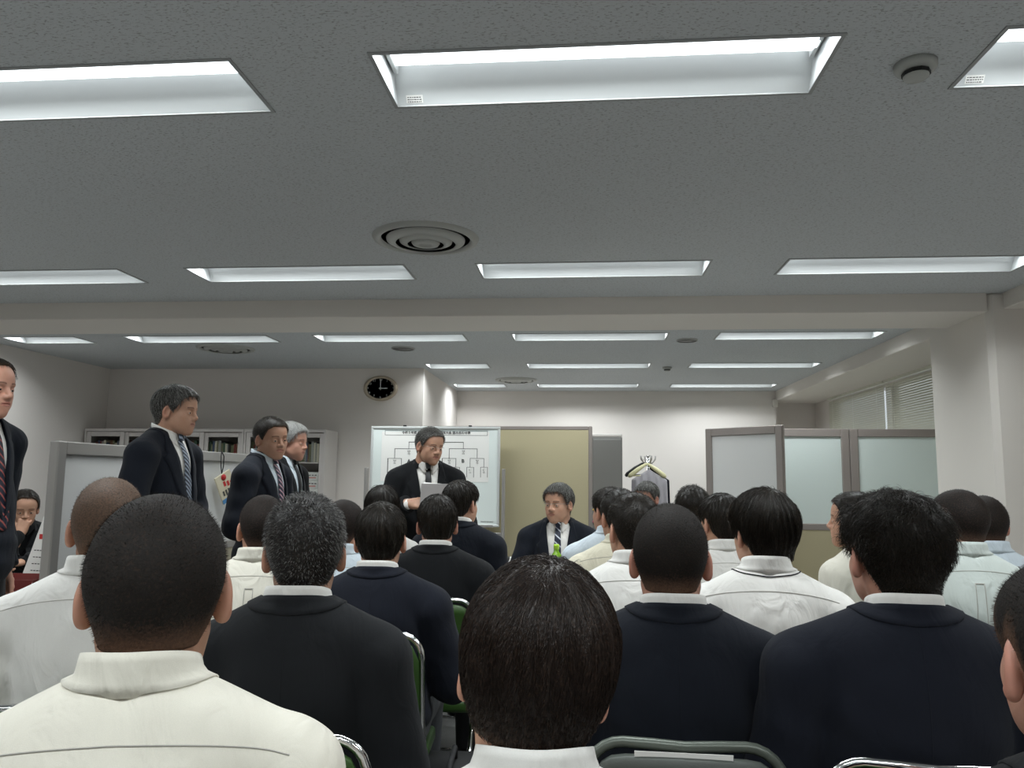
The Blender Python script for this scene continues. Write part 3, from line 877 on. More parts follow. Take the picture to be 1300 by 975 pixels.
def stripe_mat(name, base, st, scale, rot, width=.5, rough=.45):
    t = NT(name); t.set(Roughness=rough)
    tc = t.add('ShaderNodeTexCoord'); mp = t.add('ShaderNodeMapping'); mp.inputs['Rotation'].default_value = (0, R(rot), 0)
    t.link(tc.outputs['Object'], mp.inputs[0]); w = t.add('ShaderNodeTexWave', wave_type='BANDS', bands_direction='Z', i_Scale=scale); t.link(mp.outputs[0], w.inputs[0])
    r = t.add('ShaderNodeMapRange'); r.inputs[1].default_value = 1 - width; r.inputs[2].default_value = 1 - width + .06; t.link(w.outputs['Fac'], r.inputs[0])
    mx = t.add('ShaderNodeMix', data_type='RGBA'); mx.inputs[6].default_value = lin(base); mx.inputs[7].default_value = lin(st)
    t.link(r.outputs[0], mx.inputs[0]); t.link(mx.outputs[2], t.b.inputs['Base Color']); return t.m
M['tie_navy'] = stripe_mat('tie_navy_stripe', '141c33', 'c8cdd6', 9., 40, .12)
M['tie_silver'] = stripe_mat('tie_silver_stripe', '262c38', '8f98a6', 18., 40, .45)
M['tie_red'] = stripe_mat('tie_red_stripe', '1c2130', 'a0524c', 12., 40, .2)
M['tie_pink'] = stripe_mat('tie_pink_stripe', '1b2236', 'b58f98', 14., 40, .3)
M['tie_black'] = mat('tie_black', '0b0c0f', .5)
# ---------------------------------------------------------------- materials of the room
M['wall'] = mat('wall_vinyl', 'dfd9d4', .9, bump=.15, scale=300.)
M['beam'] = mat('beam_plaster', 'd6d1ca', .9, bump=.1, scale=200.)
M['floor'] = mat('carpet_tile', '8e8e8c', .98, bump=.6, scale=500., var=.15, vscale=40.)
def ceiling_mat():
    t = NT('acoustic_ceiling_board'); t.set(Roughness=.95, Specular_IOR_Level=.2)
    tc = t.add('ShaderNodeTexCoord'); mp = t.add('ShaderNodeMapping'); mp.inputs['Scale'].default_value = (48, 140, 1)
    t.link(tc.outputs['Object'], mp.inputs[0])
    n = t.add('ShaderNodeTexNoise', i_Scale=1.6, i_Detail=2., i_Distortion=.5); t.link(mp.outputs[0], n.inputs[0])
    r = t.add('ShaderNodeMapRange'); r.inputs[1].default_value = .36; r.inputs[2].default_value = .41; t.link(n.outputs[0], r.inputs[0])
    mx = t.add('ShaderNodeMix', data_type='RGBA'); mx.inputs[6].default_value = lin('9c9d9c'); mx.inputs[7].default_value = lin('c0c4c6')
    t.link(r.outputs[0], mx.inputs[0]); t.link(mx.outputs[2], t.b.inputs['Base Color'])
    b = t.add('ShaderNodeBump', i_Strength=.5, i_Distance=.003); t.link(r.outputs[0], b.inputs['Height']); t.link(b.outputs[0], t.b.inputs['Normal'])
    return t.m
M['ceiling'] = ceiling_mat()
M['fixture'] = mat('white_enamel', 'c3c6c6', .35)
M['lamp'] = emit('lamp_diffuser', 'f4fbff', LAMP)
M['frame_grey'] = mat('screen_frame_grey', '8d8580', .45, .2)
M['frame_silver'] = mat('screen_frame_silver', '9b9894', .4, .3, bump=.1, scale=60., stretch=(1, 1, .05))
M['beige_panel'] = fabric('beige_panel_cloth', 'a19a84', fold=0.)
M['olive_panel'] = fabric('olive_panel_cloth', 'aba284', fold=0.)
M['steel'] = mat('cabinet_steel', 'b5b0ac', .5)
M['dark_steel'] = mat('locker_steel', '6d6c69', .5)
M['chrome'] = mat('chrome', 'd9d9d9', .12, 1.)
M['chair_green'] = mat('green_vinyl', '2f4d1c', .45, bump=.2, scale=300.)
M['chair_grey_tube'] = mat('grey_painted_tube', '5a6058', .35, .3)
M['chair_grey'] = mat('grey_vinyl', '484d48', .5, bump=.2, scale=300.)
M['rubber'] = mat('rubber', '222222', .7)
M['white'] = mat('white_plastic', 'e4e4e0', .4)
M['paper'] = mat('paper', 'e9e8e4', .8)
M['paper_grey'] = mat('paper_grey', '75716f', .8)
M['ink'] = mat('ink', '2a2a2c', .7)
M['red'] = mat('red_ink', 'c22a2a', .6)
M['black_plastic'] = mat('black_plastic', '151515', .5)
M['cord'] = mat('dark_cord', '1c1c1e', .7)
M['desk'] = mat('desk_top', 'b8b3ab', .5)
M['desk_grey'] = mat('desk_steel', '8a8983', .5)
def frosted(name, col, a):
    t = NT(name); t.set(Base_Color=lin(col), Roughness=.55, Transmission_Weight=a, IOR=1.1); return t.m
M['frosted'] = frosted('frosted_acrylic', 'dfe9e6', .3)
M['frosted_white'] = frosted('milky_acrylic', 'dcdcda', .2)
t = NT('cabinet_glass'); t.set(Base_Color=lin('e6ebe8'), Roughness=.03, Transmission_Weight=1., IOR=1.05, Alpha=.35); M['glass'] = t.m

# ---------------------------------------------------------------- the room
XL, XR, YB, YF = -5.51, 3.25, 10.73, -4.2
JX, JY = -1.79, 8.43          # the jog in the back wall
def struct(o, name=None): o['kind'] = 'structure'; return o
struct(MB().box(XL - .1, XR + .1, YF - .1, YB + .6, -.1, 0).obj('floor', M['floor']))
PITCH, LW, LD = 1.73, 1.30, .31
colx = [-5.795 + PITCH * i for i in range(5)]
fix = []
for cy in (-2.2, 0.0, 2.187, 4.375): fix += [(x, cy, LW, i) for i, x in enumerate(colx) if i > 0]
fix += [(-5.22, 6.53, .68, 0)] + [(x, 6.53, LW, i) for i, x in enumerate(colx) if i > 0]
for cy in (8.25, 10.06): fix += [(-1.705, cy, .665, 2)] + [(x, cy, LW, i) for i, x in enumerate(colx) if i > 2]
xs = sorted({XL - .1, XR + .1} | {round(f[0], 4) for f in fix} | {round(f[0] + f[2], 4) for f in fix})
ys = sorted({YF - .1, YB + .6} | {round(f[1] - LD / 2, 4) for f in fix} | {round(f[1] + LD / 2, 4) for f in fix})
mb = MB()
for i in range(len(xs) - 1):
    for j in range(len(ys) - 1):
        mx_, my_ = (xs[i] + xs[i + 1]) / 2, (ys[j] + ys[j + 1]) / 2
        if any(f[0] < mx_ < f[0] + f[2] and abs(my_ - f[1]) < LD / 2 for f in fix): continue
        mb.raw([(xs[i], ys[j], CEIL), (xs[i], ys[j + 1], CEIL), (xs[i + 1], ys[j + 1], CEIL), (xs[i + 1], ys[j], CEIL)], [(0, 1, 2, 3)])
mb.raw([(XL - .1, YF - .1, CEIL + .2), (XR + .1, YF - .1, CEIL + .2), (XR + .1, YB + .6, CEIL + .2), (XL - .1, YB + .6, CEIL + .2)], [(0, 1, 2, 3)])
struct(mb.obj('ceiling', M['ceiling']))
struct(MB().box(XL - .1, XL, YF - .1, JY + .1, 0, CEIL + .2).obj('wall_left', M['wall']))
mb = MB(); mb.box(XL, JX, JY, JY + .1, 0, CEIL + .2); mb.box(JX - .1, JX, JY + .1, YB + .1, 0, CEIL + .2); mb.box(JX, 2.60, YB, YB + .1, 0, CEIL + .2)
mb.box(2.60, XR + .1, YB + .45, YB + .55, 0, CEIL + .2); mb.box(2.50, 2.60, YB + .1, YB + .45, 0, CEIL + .2)
struct(mb.obj('wall_back', M['wall']))
struct(MB().box(XL - .1, XR + .1, YF - .1, YF, 0, CEIL + .2).obj('wall_front', M['wall']))
# window wall with two openings behind blinds
mb = MB()
WY0, WY1 = 6.1, 10.45
mb.box(XR, XR + .12, YF, WY0, 0, CEIL + .2); mb.box(XR, XR + .12, WY1, YB + .5, 0, CEIL + .2); mb.box(XR, XR + .12, WY0, WY1, 0, .85); mb.box(XR, XR + .12, WY0, WY1, 2.36, CEIL + .2)
struct(mb.obj('wall_right', M['wall']))
mb = MB()
for y in (WY0, 8.52, WY1): mb.box(XR + .03, XR + .09, y - .03, y + .03, .85, 2.44)
mb.box(XR + .03, XR + .09, WY0, WY1, .85, .9); mb.box(XR + .03, XR + .09, WY0, WY1, 2.39, 2.44); mb.box(XR + .03, XR + .09, WY0, WY1, 1.6, 1.64)
w = struct(mb.obj('window_1', M['frame_silver']))
MB().box(XR + .055, XR + .06, WY0, WY1, .9, 2.4).obj('window_pane', M['glass'], w)
# beams and the pillar
struct(MB().box(XL, 2.56, 5.07, 5.62, 2.428, CEIL + .02, .004).obj('trim_1', M['beam']))
struct(MB().box(2.60, XR, 5.6, YB + .45, 2.42, CEIL + .02, .004).obj('trim_2', M['beam']))
struct(MB().box(2.66, XR, YF, 5.1, 2.446, CEIL + .02, .004).obj('trim_3', M['beam']))
struct(MB().box(2.56, XR, 5.07, 5.935, 0, CEIL + .02, .035).obj('trim_4', M['beam']))
struct(MB().box(2.555, 2.62, YB - .06, YB + .02, 2.33, 2.44, .01).obj('trim_5', M['beam']))
mb = MB(); mb.box(XL, XL + .012, YF, JY, 0, .06); mb.box(XL, JX, JY - .012, JY, 0, .06); mb.box(JX, 2.6, YB - .012, YB, 0, .06)
struct(mb.obj('baseboard_back', M['dark_steel']))

# ---------------------------------------------------------------- ceiling lamps and fittings
rowname = {-2.2: 'second row behind the viewer', 0.0: 'row overhead', 2.187: 'nearest row', 4.375: 'row before the ceiling beam', 6.53: 'row just behind the ceiling beam', 8.25: 'middle row of the far bay', 10.06: 'row by the back wall'}
colname = {0: 'short one by the left wall', 1: 'at its left end', 2: 'left of centre', 3: 'right of centre', 4: 'at its right end'}
def fixture(x, cy, w, ci):
    short = w < 1
    nm = 'short one at its left end' if short and cy > 8 else ('short one by the left wall' if short else colname[ci])
    root = empty('ceiling_lamp', (x + w / 2, cy, CEIL), 0, 'recessed trough lamp, %s, %s' % (rowname[cy], nm), 'ceiling light', 'recessed trough lamps')
    h = .10; a = LD / 2; hw = w / 2; b = .08
    mb = MB()      # housing: slanting reflectors, end plates, rim
    V = [(-hw, -a, 0), (hw, -a, 0), (hw, -b, h), (-hw, -b, h)]; mb.raw(V, [(0, 1, 2, 3)])
    V = [(-hw, a, 0), (-hw, b, h), (hw, b, h), (hw, a, 0)]; mb.raw(V, [(0, 1, 2, 3)])
    mb.box(-hw, hw, -b, b, h, h + .01)
    for s in (-1, 1): mb.raw([(s * hw, -a, 0), (s * hw, a, 0), (s * hw, b, h), (s * hw, -b, h)], [(0, 1, 2, 3)])
    mb.obj('reflector', M['fixture'], root)
    mb = MB(); e = .012
    mb.box(-hw - e, hw + e, -a - e, -a, -.004, .0); mb.box(-hw - e, hw + e, a, a + e, -.004, 0); mb.box(-hw - e, -hw, -a, a, -.004, 0); mb.box(hw, hw + e, -a, a, -.004, 0)
    mb.obj('rim', M['frame_rim'], root)
    mb = MB(); n = 8; L0 = hw - .012      # bowed diffuser bar
    V = []; F = []
    for i in range(n + 1):
        t = math.pi * i / n; V += [(-L0, -.07 * math.cos(t), h - .03 * math.sin(t)), (L0, -.07 * math.cos(t), h - .036 * math.sin(t))]
    for i in range(n): F.append((2 * i, 2 * i + 1, 2 * i + 3, 2 * i + 2))
    mb.raw(V, F, True); mb.obj('diffuser', M['lamp'], root)
    for s in (-1, 1): MB().box(s * (hw - .012) - .006, s * (hw - .012) + .006, -.075, .075, h - .034, h).obj('end_cap', M['fixture'], root)
    ld = bpy.data.lights.get('tube_%.2f' % w) or bpy.data.lights.new('tube_%.2f' % w, 'AREA')
    ld.shape = 'RECTANGLE'; ld.size = w - .06; ld.size_y = .11; ld.energy = LAMP_W * w / LW; ld.color = TUBE_COL; ld.spread = R(146)
    lo_ = link(bpy.data.objects.new('tube_light', ld), root); lo_.location = (0, 0, h - .0325)
    if cy == 2.187 and ci > 2:
        mb = MB(); mb.cur = 0
        c0 = -hw + .03; yy = a - .012
        def on(u, v):      # on the far reflector
            return (c0 + u, a - (a - b) * v, h * v - .0012)
        mb.raw([on(0, .06), on(.055, .06), on(.055, .26), on(0, .26)], [(0, 1, 2, 3)])
        mb.cur = 1
        rng = random.Random(ci)
        for r in range(3):
            u = .004
            while u < .048:
                q = rng.uniform(.003, .008); v = .09 + r * .055
                V = [on(u, v), on(u + q, v), on(u + q, v + .02), on(u, v + .02)]; V = [(p[0], p[1], p[2] - .0008) for p in V]
                mb.raw(V, [(0, 1, 2, 3)]); u += q + .002
        mb.obj('rating_sticker', None, root, mats=[M['paper'], M['ink']])
    return root
M['frame_rim'] = mat('rim_grey', '9a9c9c', .5)
for f in fix: fixture(*f)
def diffuser_vent(x, y, r, label):
    root = empty('ceiling_vent', (x, y, CEIL), 0, label, 'air vent')
    m1 = mat('vent_enamel', 'a8aaa6', .45) if 'vent' not in M else M['vent']; M['vent'] = m1
    MB().lathe([(r, 0), (r * .98, -.012), (r * .9, -.02), (r * .85, -.016), (r * .83, -.003)], n=56, cap=False).obj('outer_ring', m1, root)
    MB().lathe([(r * .84, -.003), (0, -.003)], n=48).obj('backing', M['rubber'], root)  # dark disc that puts the shade of the gaps between the rings into colour
    for k, (ra, rb, zz) in enumerate(((.74, .56, -.016), (.5, .34, -.02))):
        MB().lathe([(r * ra, zz + .008), (r * (ra - .01), zz - .002), (r * (ra - .04), zz - .006), (r * rb, zz - .016), (r * rb, zz - .012), (r * (ra - .05), zz), (r * ra, zz + .008)], n=48, cap=False).obj('ring', m1, root)
    MB().lathe([(r * .26, -.004), (r * .27, -.026), (r * .24, -.036), (r * .12, -.038), (r * .11, -.032), (0, -.032)], n=40).obj('core', m1, root)
diffuser_vent(-.80, 3.735, .27, 'large round ringed air diffuser between two lamp rows, nearest of the three')
diffuser_vent(-3.43, 7.02, .27, 'round ringed air diffuser on the far ceiling at left, above the bookcases')
diffuser_vent(-.84, 9.45, .26, 'round ringed air diffuser on the far ceiling above the whiteboard')
def detector(x, y, r, label, dark=True):
    root = empty('smoke_detector', (x, y, CEIL), 0, label, 'smoke detector')
    MB().lathe([(r, 0), (r, -.012), (r * .93, -.02), (r * .62, -.024)], n=36).obj('base', M['vent'], root)
    MB().lathe([(r * .62, -.02), (r * .6, -.04), (r * .5, -.046), (0, -.048)], n=36).obj('sensor', M['vent'], root)
    mb = MB()
    for k in range(10):
        a = 2 * math.pi * k / 10; m = Matrix.Rotation(a, 4, 'Z')
        mb.box(r * .585, r * .625, -.013, .013, -.037, -.026, mtx=m)
    mb.obj('slots', M['black_plastic'], root)
detector(.956, 2.20, .058, 'round smoke detector on the ceiling beside the nearest lamps')
detector(.897, 8.38, .05, 'small domed detector on the far ceiling between lamps')
for x, y, r, l in ((-1.705, 7.07, .11, 'flat round speaker disc on the far ceiling right of the left air diffuser'), (.891, 6.71, .09, 'small flat disc on the far ceiling at right')):
    root = empty('ceiling_speaker', (x, y, CEIL), 0, l, 'ceiling speaker')
    MB().lathe([(r, 0), (r, -.008), (r * .92, -.012)], n=32, cap=False).obj('ring', M['vent'], root)
    MB().lathe([(r * .92, -.008), (0, -.012)], n=32).obj('grille', M['dark_steel'], root)

# ---------------------------------------------------------------- blinds
def blind(y0, y1, label):
    x = XR - .045
    root = empty('venetian_blind', (x, (y0 + y1) / 2, .95), 0, label, 'blind', 'venetian blinds in the window')
    yc = (y0 + y1) / 2; w = (y1 - y0) / 2
    MB().box(-.02, .02, -w, w, 1.44, 1.47).obj('head_rail', M['blind'], root)
    mb = MB(); z = 0.02; c, s = math.cos(R(61)), math.sin(R(61))
    while z < 1.43:
        hw = .0146
        V = [(-hw * c, -w, z - hw * s), (0, -w, z + .0015), (hw * c, -w, z + hw * s), (-hw * c, w, z - hw * s), (0, w, z + .0015), (hw * c, w, z + hw * s)]
        V2 = [(a, b, d - .0006) for a, b, d in V]
        mb.raw(V + V2, [(0, 1, 4, 3), (1, 2, 5, 4), (6, 9, 10, 7), (7, 10, 11, 8), (0, 3, 9, 6), (2, 8, 11, 5)]); z += .0248
    mb.obj('slats', M['blind'], root)
    mb = MB()
    for yy in (-w * .8, 0, w * .8): mb.tube([(-.016, yy, 0), (-.016, yy, 1.45)], .0012, 5)
    mb.obj('ladder_cords', M['white'], root)
    MB().box(-.013, .013, -w, w, -.01, .01).obj('bottom_rail', M['blind'], root)
M['blind'] = mat('blind_slat', 'c4c3b4', .5)
blind(8.535, 10.42, 'closed grey venetian blind at the far end of the window')
blind(6.12, 8.50, 'closed grey venetian blind next to the white pillar')

# ---------------------------------------------------------------- screens
def screen(name, label, ax, ay, bx, by, h, fr, glass, lower, split, fw=.055, dep=.035, group=None, base=True, cap=False):
    L = math.hypot(bx - ax, by - ay); rz = math.atan2(by - ay, bx - ax)
    root = empty(name, (ax, ay, 0), rz, label, 'partition', group)
    d = dep / 2; z0 = .05
    MB().box(0, fw, -d, d, 0.02, h, .006).obj('post', fr, root); MB().box(L - fw, L, -d, d, 0.02, h, .006).obj('post', fr, root)
    MB().box(fw, L - fw, -d * .95, d * .95, h - fw, h - .001, .005).obj('top_rail', fr, root)
    if split:
        MB().box(fw, L - fw, -d * .9, d * .9, split - fw / 2, split + fw * .3, .004).obj('middle_rail', fr, root)
        MB().box(fw, L - fw, -.004, .004, split + fw * .3, h - fw).obj('pane', glass, root)
        MB().box(fw, L - fw, -d * .7, d * .7, z0 + fw, split - fw / 2).obj('lower_panel', lower, root)
    else:
        MB().box(fw, L - fw, -d * .8, d * .8, z0 + fw, h - fw).obj('panel', lower, root)
    MB().box(fw, L - fw, -d * .9, d * .9, z0, z0 + fw).obj('bottom_rail', fr, root)
    if base:
        for x in (fw / 2, L - fw / 2):
            MB().box(x - .025, x + .025, -.2, .2, 0, .025, .006).obj('foot', fr, root)
    return root
screen('partition_screen', 'grey framed screen with frosted top standing at an angle by the coat rack', 1.10, 7.1, 1.63, 6.5, 1.80, M['frame_grey'], M['frosted_white'], M['olive_panel'], .955, group='frosted office screens', fw=.07)
screen('partition_screen', 'grey framed screen with frosted top in the middle of the three at right', 1.41, 7.0, 2.31, 7.0, 1.80, M['frame_grey'], M['frosted'], M['olive_panel'], .955, group='frosted office screens', fw=.07)
screen('partition_screen', 'grey framed screen with frosted top running behind the white pillar', 2.315, 7.0, 3.2, 6.96, 1.80, M['frame_grey'], M['frosted'], M['olive_panel'], .955, group='frosted office screens', fw=.07)
screen('partition_screen', 'tall beige cloth screen standing behind the whiteboard', -1.55, 7.18, .075, 7.12, 1.82, M['frame_grey'], None, M['olive_panel'], None, fw=.035, dep=.04)
root = screen('partition_screen', 'low grey framed screen with milky panel behind the standing men', -2.545, 3.5, -2.545, 6.25, 1.5, M['frame_silver'], M['frosted_white'], M['beige_panel'], .86, fw=.065, dep=.05)

# ---------------------------------------------------------------- bookcases along the left back wall
spines = [mat('spine_%s' % n, c, .7) for n, c in (('olive', '6a6a50'), ('brown', '6b4a35'), ('grey', '8a8a86'), ('blue', '46536b'), ('red', '7d3b35'), ('cream', 'bdb7a4'), ('green', '4c6350'), ('white', 'cfcdc8'))]
ORD = 'first second third fourth fifth sixth seventh eighth ninth tenth eleventh twelfth thirteenth fourteenth fifteenth sixteenth seventeenth eighteenth nineteenth twentieth'.split()
ORD += ['twenty-' + o for o in ORD[:9]] + ['thirtieth'] + ['thirty-' + o for o in ORD[:9]] + ['fortieth'] + ['forty-' + o for o in ORD[:9]] + ['fiftieth'] + ['fifty-' + o for o in ORD[:9]]
def bookcase(x0, label, k):
    root = empty('bookcase', (x0, 8.0, 0), 0, label, 'bookcase', 'grey steel bookcases along the wall')
    W, D, H = .905, .41, 1.83
    mb = MB(); mb.box(0, .02, 0, D, 0, H); mb.box(W - .02, W, 0, D, 0, H); mb.box(.02, W - .02, 0, D, H - .03, H); mb.box(.02, W - .02, 0, D, 0, .06); mb.box(.02, W - .02, D - .015, D, .06, H - .03)
    mb.obj('carcass', M['steel'], root)
    for z in (.5, .82, 1.14, 1.47): MB().box(.02, W - .02, .06, D - .015, z, z + .015).obj('shelf', M['steel'], root)
    for s in (0, 1):
        a = .022 + s * .425; b = a + .435; y = .004 + .02 * s; f = .05
        dr = MB(); dr.box(a, a + f, y, y + .016, .07, H - .035, .003); dr.box(b - f, b, y, y + .016, .07, H - .035, .003); dr.box(a + f, b - f, y, y + .016, H - .085, H - .035, .003); dr.box(a + f, b - f, y, y + .016, .07, .12, .003)
        d = dr.obj('sliding_door', M['steel'], root)
        MB().box(a + f, b - f, y + .006, y + .009, .12, H - .085).obj('glass', M['glass'], d)
        MB().box((a + .02) if s == 0 else (b - .03), (a + .03) if s == 0 else (b - .02), y - .003, y + .002, 1.0, 1.16, .002).obj('handle', M['frame_silver'], d)
    rng = random.Random(k)
    for sh, (z, hh) in enumerate(((1.485, .24), (1.155, .27), (.835, .27))):
        if sh == 2 and k != 2: continue
        if sh == 1 and k == 2:      # boxed files lying in stacks, seen through the right hand door
            for i in range(5):
                r = empty('file_box', (x0 + .66, 8.1, z + i * .045), 0, 'white lettered file box in the right bookcase, %s' % ['bottom of the stack', 'second from the bottom', 'middle of the stack', 'second from the top', 'top of the stack'][i], 'box', 'file boxes in the right bookcase')
                MB().box(-.16, .18, 0, .24, 0, .043, .003).obj('carton', M['paper'], r)
                mb = MB(); mb.cur = 0; mb.box(-.15, -.10, -.0015, 0, .008, .036); mb.cur = 1
                if i % 2: mb.box(-.09, .12, -.0015, 0, .02, .036)
                mb.cur = 0
                for q in range(9): mb.box(-.15 + q * .032, -.128 + q * .032, -.0016, 0, .006, .015) if i % 2 == 0 else None
                mb.obj('spine_label', None, r, mats=[M['ink'], M['pink']])
            continue
        x = .04; n = 0
        while x < W - .07:
            w = rng.uniform(.014, .034); h = hh * rng.uniform(.72, .95); m = rng.choice(spines); 
            if rng.random() < .08: x += .03; continue
            r = MB().box(0, w - .001, 0, .19, 0, h, .002).obj('binder', m)
            r.location = (x0 + x, 8.09, z)
            tag(r, '%s binder, %s from the left on the %s shelf of the %s bookcase' % (m.name.split('_')[1], ORD[n], ('top', 'second', 'third')[sh], ('left', 'middle', 'right')[k]), 'binder', 'binders on the %s shelf of the %s bookcase' % (('top', 'second', 'third')[sh], ('left', 'middle', 'right')[k]))
            x += w; n += 1
M['pink'] = mat('pink_label', 'd49c96', .7)
bookcase(-5.47, 'grey steel bookcase with sliding glass doors, leftmost of three', 0)
bookcase(-4.56, 'grey steel bookcase with sliding glass doors, middle of three', 1)
bookcase(-3.65, 'grey steel bookcase with sliding glass doors, rightmost by bare wall', 2)

# ---------------------------------------------------------------- clock
root = empty('wall_clock', (-2.277, JY - .001, 2.322), 0, 'oval wall clock with dark face and pale rim', 'clock')
sx, sy = .195, .143
MB().lathe([(1, 0), (1.0, .02), (.93, .032), (.80, .03), (.79, .008)], n=56, sx=sx, sy=sy, axis='y', cap=False).obj('rim', mat('clock_rim', 'b9ad9b', .4, .5), root)
MB().lathe([(.80, .012), (0, .012)], n=48, sx=sx, sy=sy, axis='y').obj('face', mat('clock_face', '2c373e', .6), root)
pale = mat('clock_marks', 'c4cacb', .5)
mb = MB()
for s_, a_, w_ in ((.78, 0, .008), (.5, 90, .01)):
    m = Matrix.Rotation(R(a_), 4, 'Y'); mb.box(-w_ / 2, w_ / 2, -.018, -.015, -.02, s_ * .13 if a_ == 0 else s_ * .16, mtx=m)
mb.lathe([(.008, .0), (.008, .02), (0, .021)], n=12, axis='y')
mb.obj('hands', pale, root)
for h in range(1, 13):
    a = math.radians(90 - h * 30); x, z = .145 * math.cos(a), .102 * math.sin(a)
    text_obj('numeral', str(h), .04, pale, root, Matrix.Translation((x, -.0135, z)) @ Matrix.Rotation(R(90), 4, 'X'))

# ---------------------------------------------------------------- whiteboard with the draw sheet
bx0, bx1, bz0, bz1, by = -1.965, -.762, .90, 1.803, 7.0
root = empty('whiteboard', ((bx0 + bx1) / 2, by, 0), 0, 'wheeled whiteboard with a tournament bracket sheet behind the speaker', 'whiteboard')
hw = (bx1 - bx0) / 2
MB().box(-hw + .02, hw - .02, -.01, .01, bz0 + .02, bz1 - .02).obj('board', mat('board_enamel', 'dfe7e4', .25), root)
mb = MB(); f = .022
mb.box(-hw, hw, -.018, .018, bz1 - f, bz1, .004); mb.box(-hw, hw, -.018, .018, bz0, bz0 + f, .004); mb.box(-hw, -hw + f, -.018, .018, bz0 + f, bz1 - f, .004); mb.box(hw - f, hw, -.018, .018, bz0 + f, bz1 - f, .004)
mb.obj('frame', mat('board_frame', 'd4d7d6', .35, .3), root)
mb = MB(); mb.box(-hw + .05, hw - .05, -.07, -.018, bz0 + .0, bz0 + .012); mb.box(-hw + .05, hw - .05, -.07, -.066, bz0 + .012, bz0 + .022); mb.obj('pen_tray', M['frame_silver'], root)
for s in (-1, 1):
    MB().box(s * (hw + .035) - .014, s * (hw + .035) + .014, -.03, .03, .08, 1.42, .004).obj('stand_post', M['frame_silver'], root)
    ft = MB().box(s * (hw + .035) - .02, s * (hw + .035) + .02, -.28, .28, .06, .09, .004).obj('foot', M['frame_silver'], root)
    for y in (-.25, .25): MB().lathe([(.0, -.012), (.03, -.012), (.03, .012), (0, .012)], (s * (hw + .035), y, .03), 16, axis='y').obj('caster', M['rubber'], ft)
mb = MB(); mb.box(-hw - .03, hw + .03, -.015, .015, .79, .85, .004); mb.obj('cross_bar', M['frame_silver'], root)
for cx_ in (-.285, .325): MB().box(cx_ - .015, cx_ + .015, -.02, .0, bz1, bz1 + .012, .002).obj('clip', M['black_plastic'], root)
# the sheet: print drawn as thin raised strokes
s0, s1, sz0, sz1 = -.50, .50, 1.30, 1.755
def wpx(px, py):
    P = at_y(px, py, by); return P[0] - (bx0 + bx1) / 2, P[2]
sheetr = MB().box(s0, s1, -.0115, -.0102, sz0, sz1).obj('bracket_sheet', M['paper']); sheetr.location = root.location
tag(sheetr, 'printed paper tournament bracket on the whiteboard', 'paper sheet')
mb = MB(); lw = .0022
def ln(x0, z0, x1, z1, w=lw):
    mb.box(min(x0, x1) - w / 2, max(x0, x1) + w / 2, -.0125, -.0115, min(z0, z1) - w / 2, max(z0, z1) + w / 2)
def L(pts, w=lw):
    q = [wpx(*p) for p in pts]
    for a, b in zip(q, q[1:]): ln(*a, *b, w)
def rect(x0, y0, x1, y1, w=lw):
    (a, b), (c, d) = wpx(x0, y0), wpx(x1, y1); ln(a, b, c, b, w); ln(a, d, c, d, w); ln(a, b, a, d, w); ln(c, b, c, d, w)
rect(489.5, 546.5, 619, 553, .003)
L([(519.5, 561.5), (588.5, 561.5)]); 
for cx in (519.5, 588.5):
    L([(cx, 561.5), (cx, 569.5)]); L([(cx - 18, 569.8), (cx + 17.5, 569.8)])
    for c2 in (cx - 18, cx + 17.5):
        L([(c2, 569.8), (c2, 582)]); L([(c2 - 9, 582), (c2 + 8.5, 582)])
        for sgn, c3 in ((-1, c2 - 9), (1, c2 + 8.5)):
            L([(c3, 582), (c3, 593 if (sgn > 0 or c2 > cx) else 606)])
            if sgn > 0 or c2 > cx: L([(c3 - 4.2, 593.2), (c3 + 4.5, 593.2)]); L([(c3 - 4.2, 593.2), (c3 - 4.2, 606)]); L([(c3 + 4.5, 593.2), (c3 + 4.5, 606)])
mb.obj('bracket_lines', M['ink'], sheetr)
RX = Matrix.Rotation(R(90), 4, 'X')
def wtext(s, px, py, size, bold=0., name='lettering'):
    x, z = wpx(px, py); return text_obj(name, s, size, M['ink'], sheetr, Matrix.Translation((x, -.0125, z)) @ RX, bold=bold)
wtext('令和５年度 秋季 県高等学校野球大会 組み合わせ表', 554, 549.7, .028, .0006)
wtext('B', 588, 585.5, .046, .001)
wtext('A', 519.5, 585.5, .046, .001)
for cx in (519.5, 588.5):
    wtext('決 勝\n10\n10:00', cx, 574.5, .012)
    for c2 in (cx - 18, cx + 17.5):
        wtext('準 決\n%d\n9:30' % (7 if c2 < cx else 8), c2, 586.5, .012)
        for c3 in (c2 - 9, c2 + 8.5):
            if c3 > c2 or c2 > cx: wtext('第 一\n%d\n9:00' % (3 if c3 < c2 else 4), c3, 598.5, .0115)
mb = MB(); x, z = wpx(618, 665)
text_obj('maker_mark', 'WHITE BOARD', .017, M['ink'], root, Matrix.Translation((hw - .11, -.0105, bz0 + .045)) @ RX)

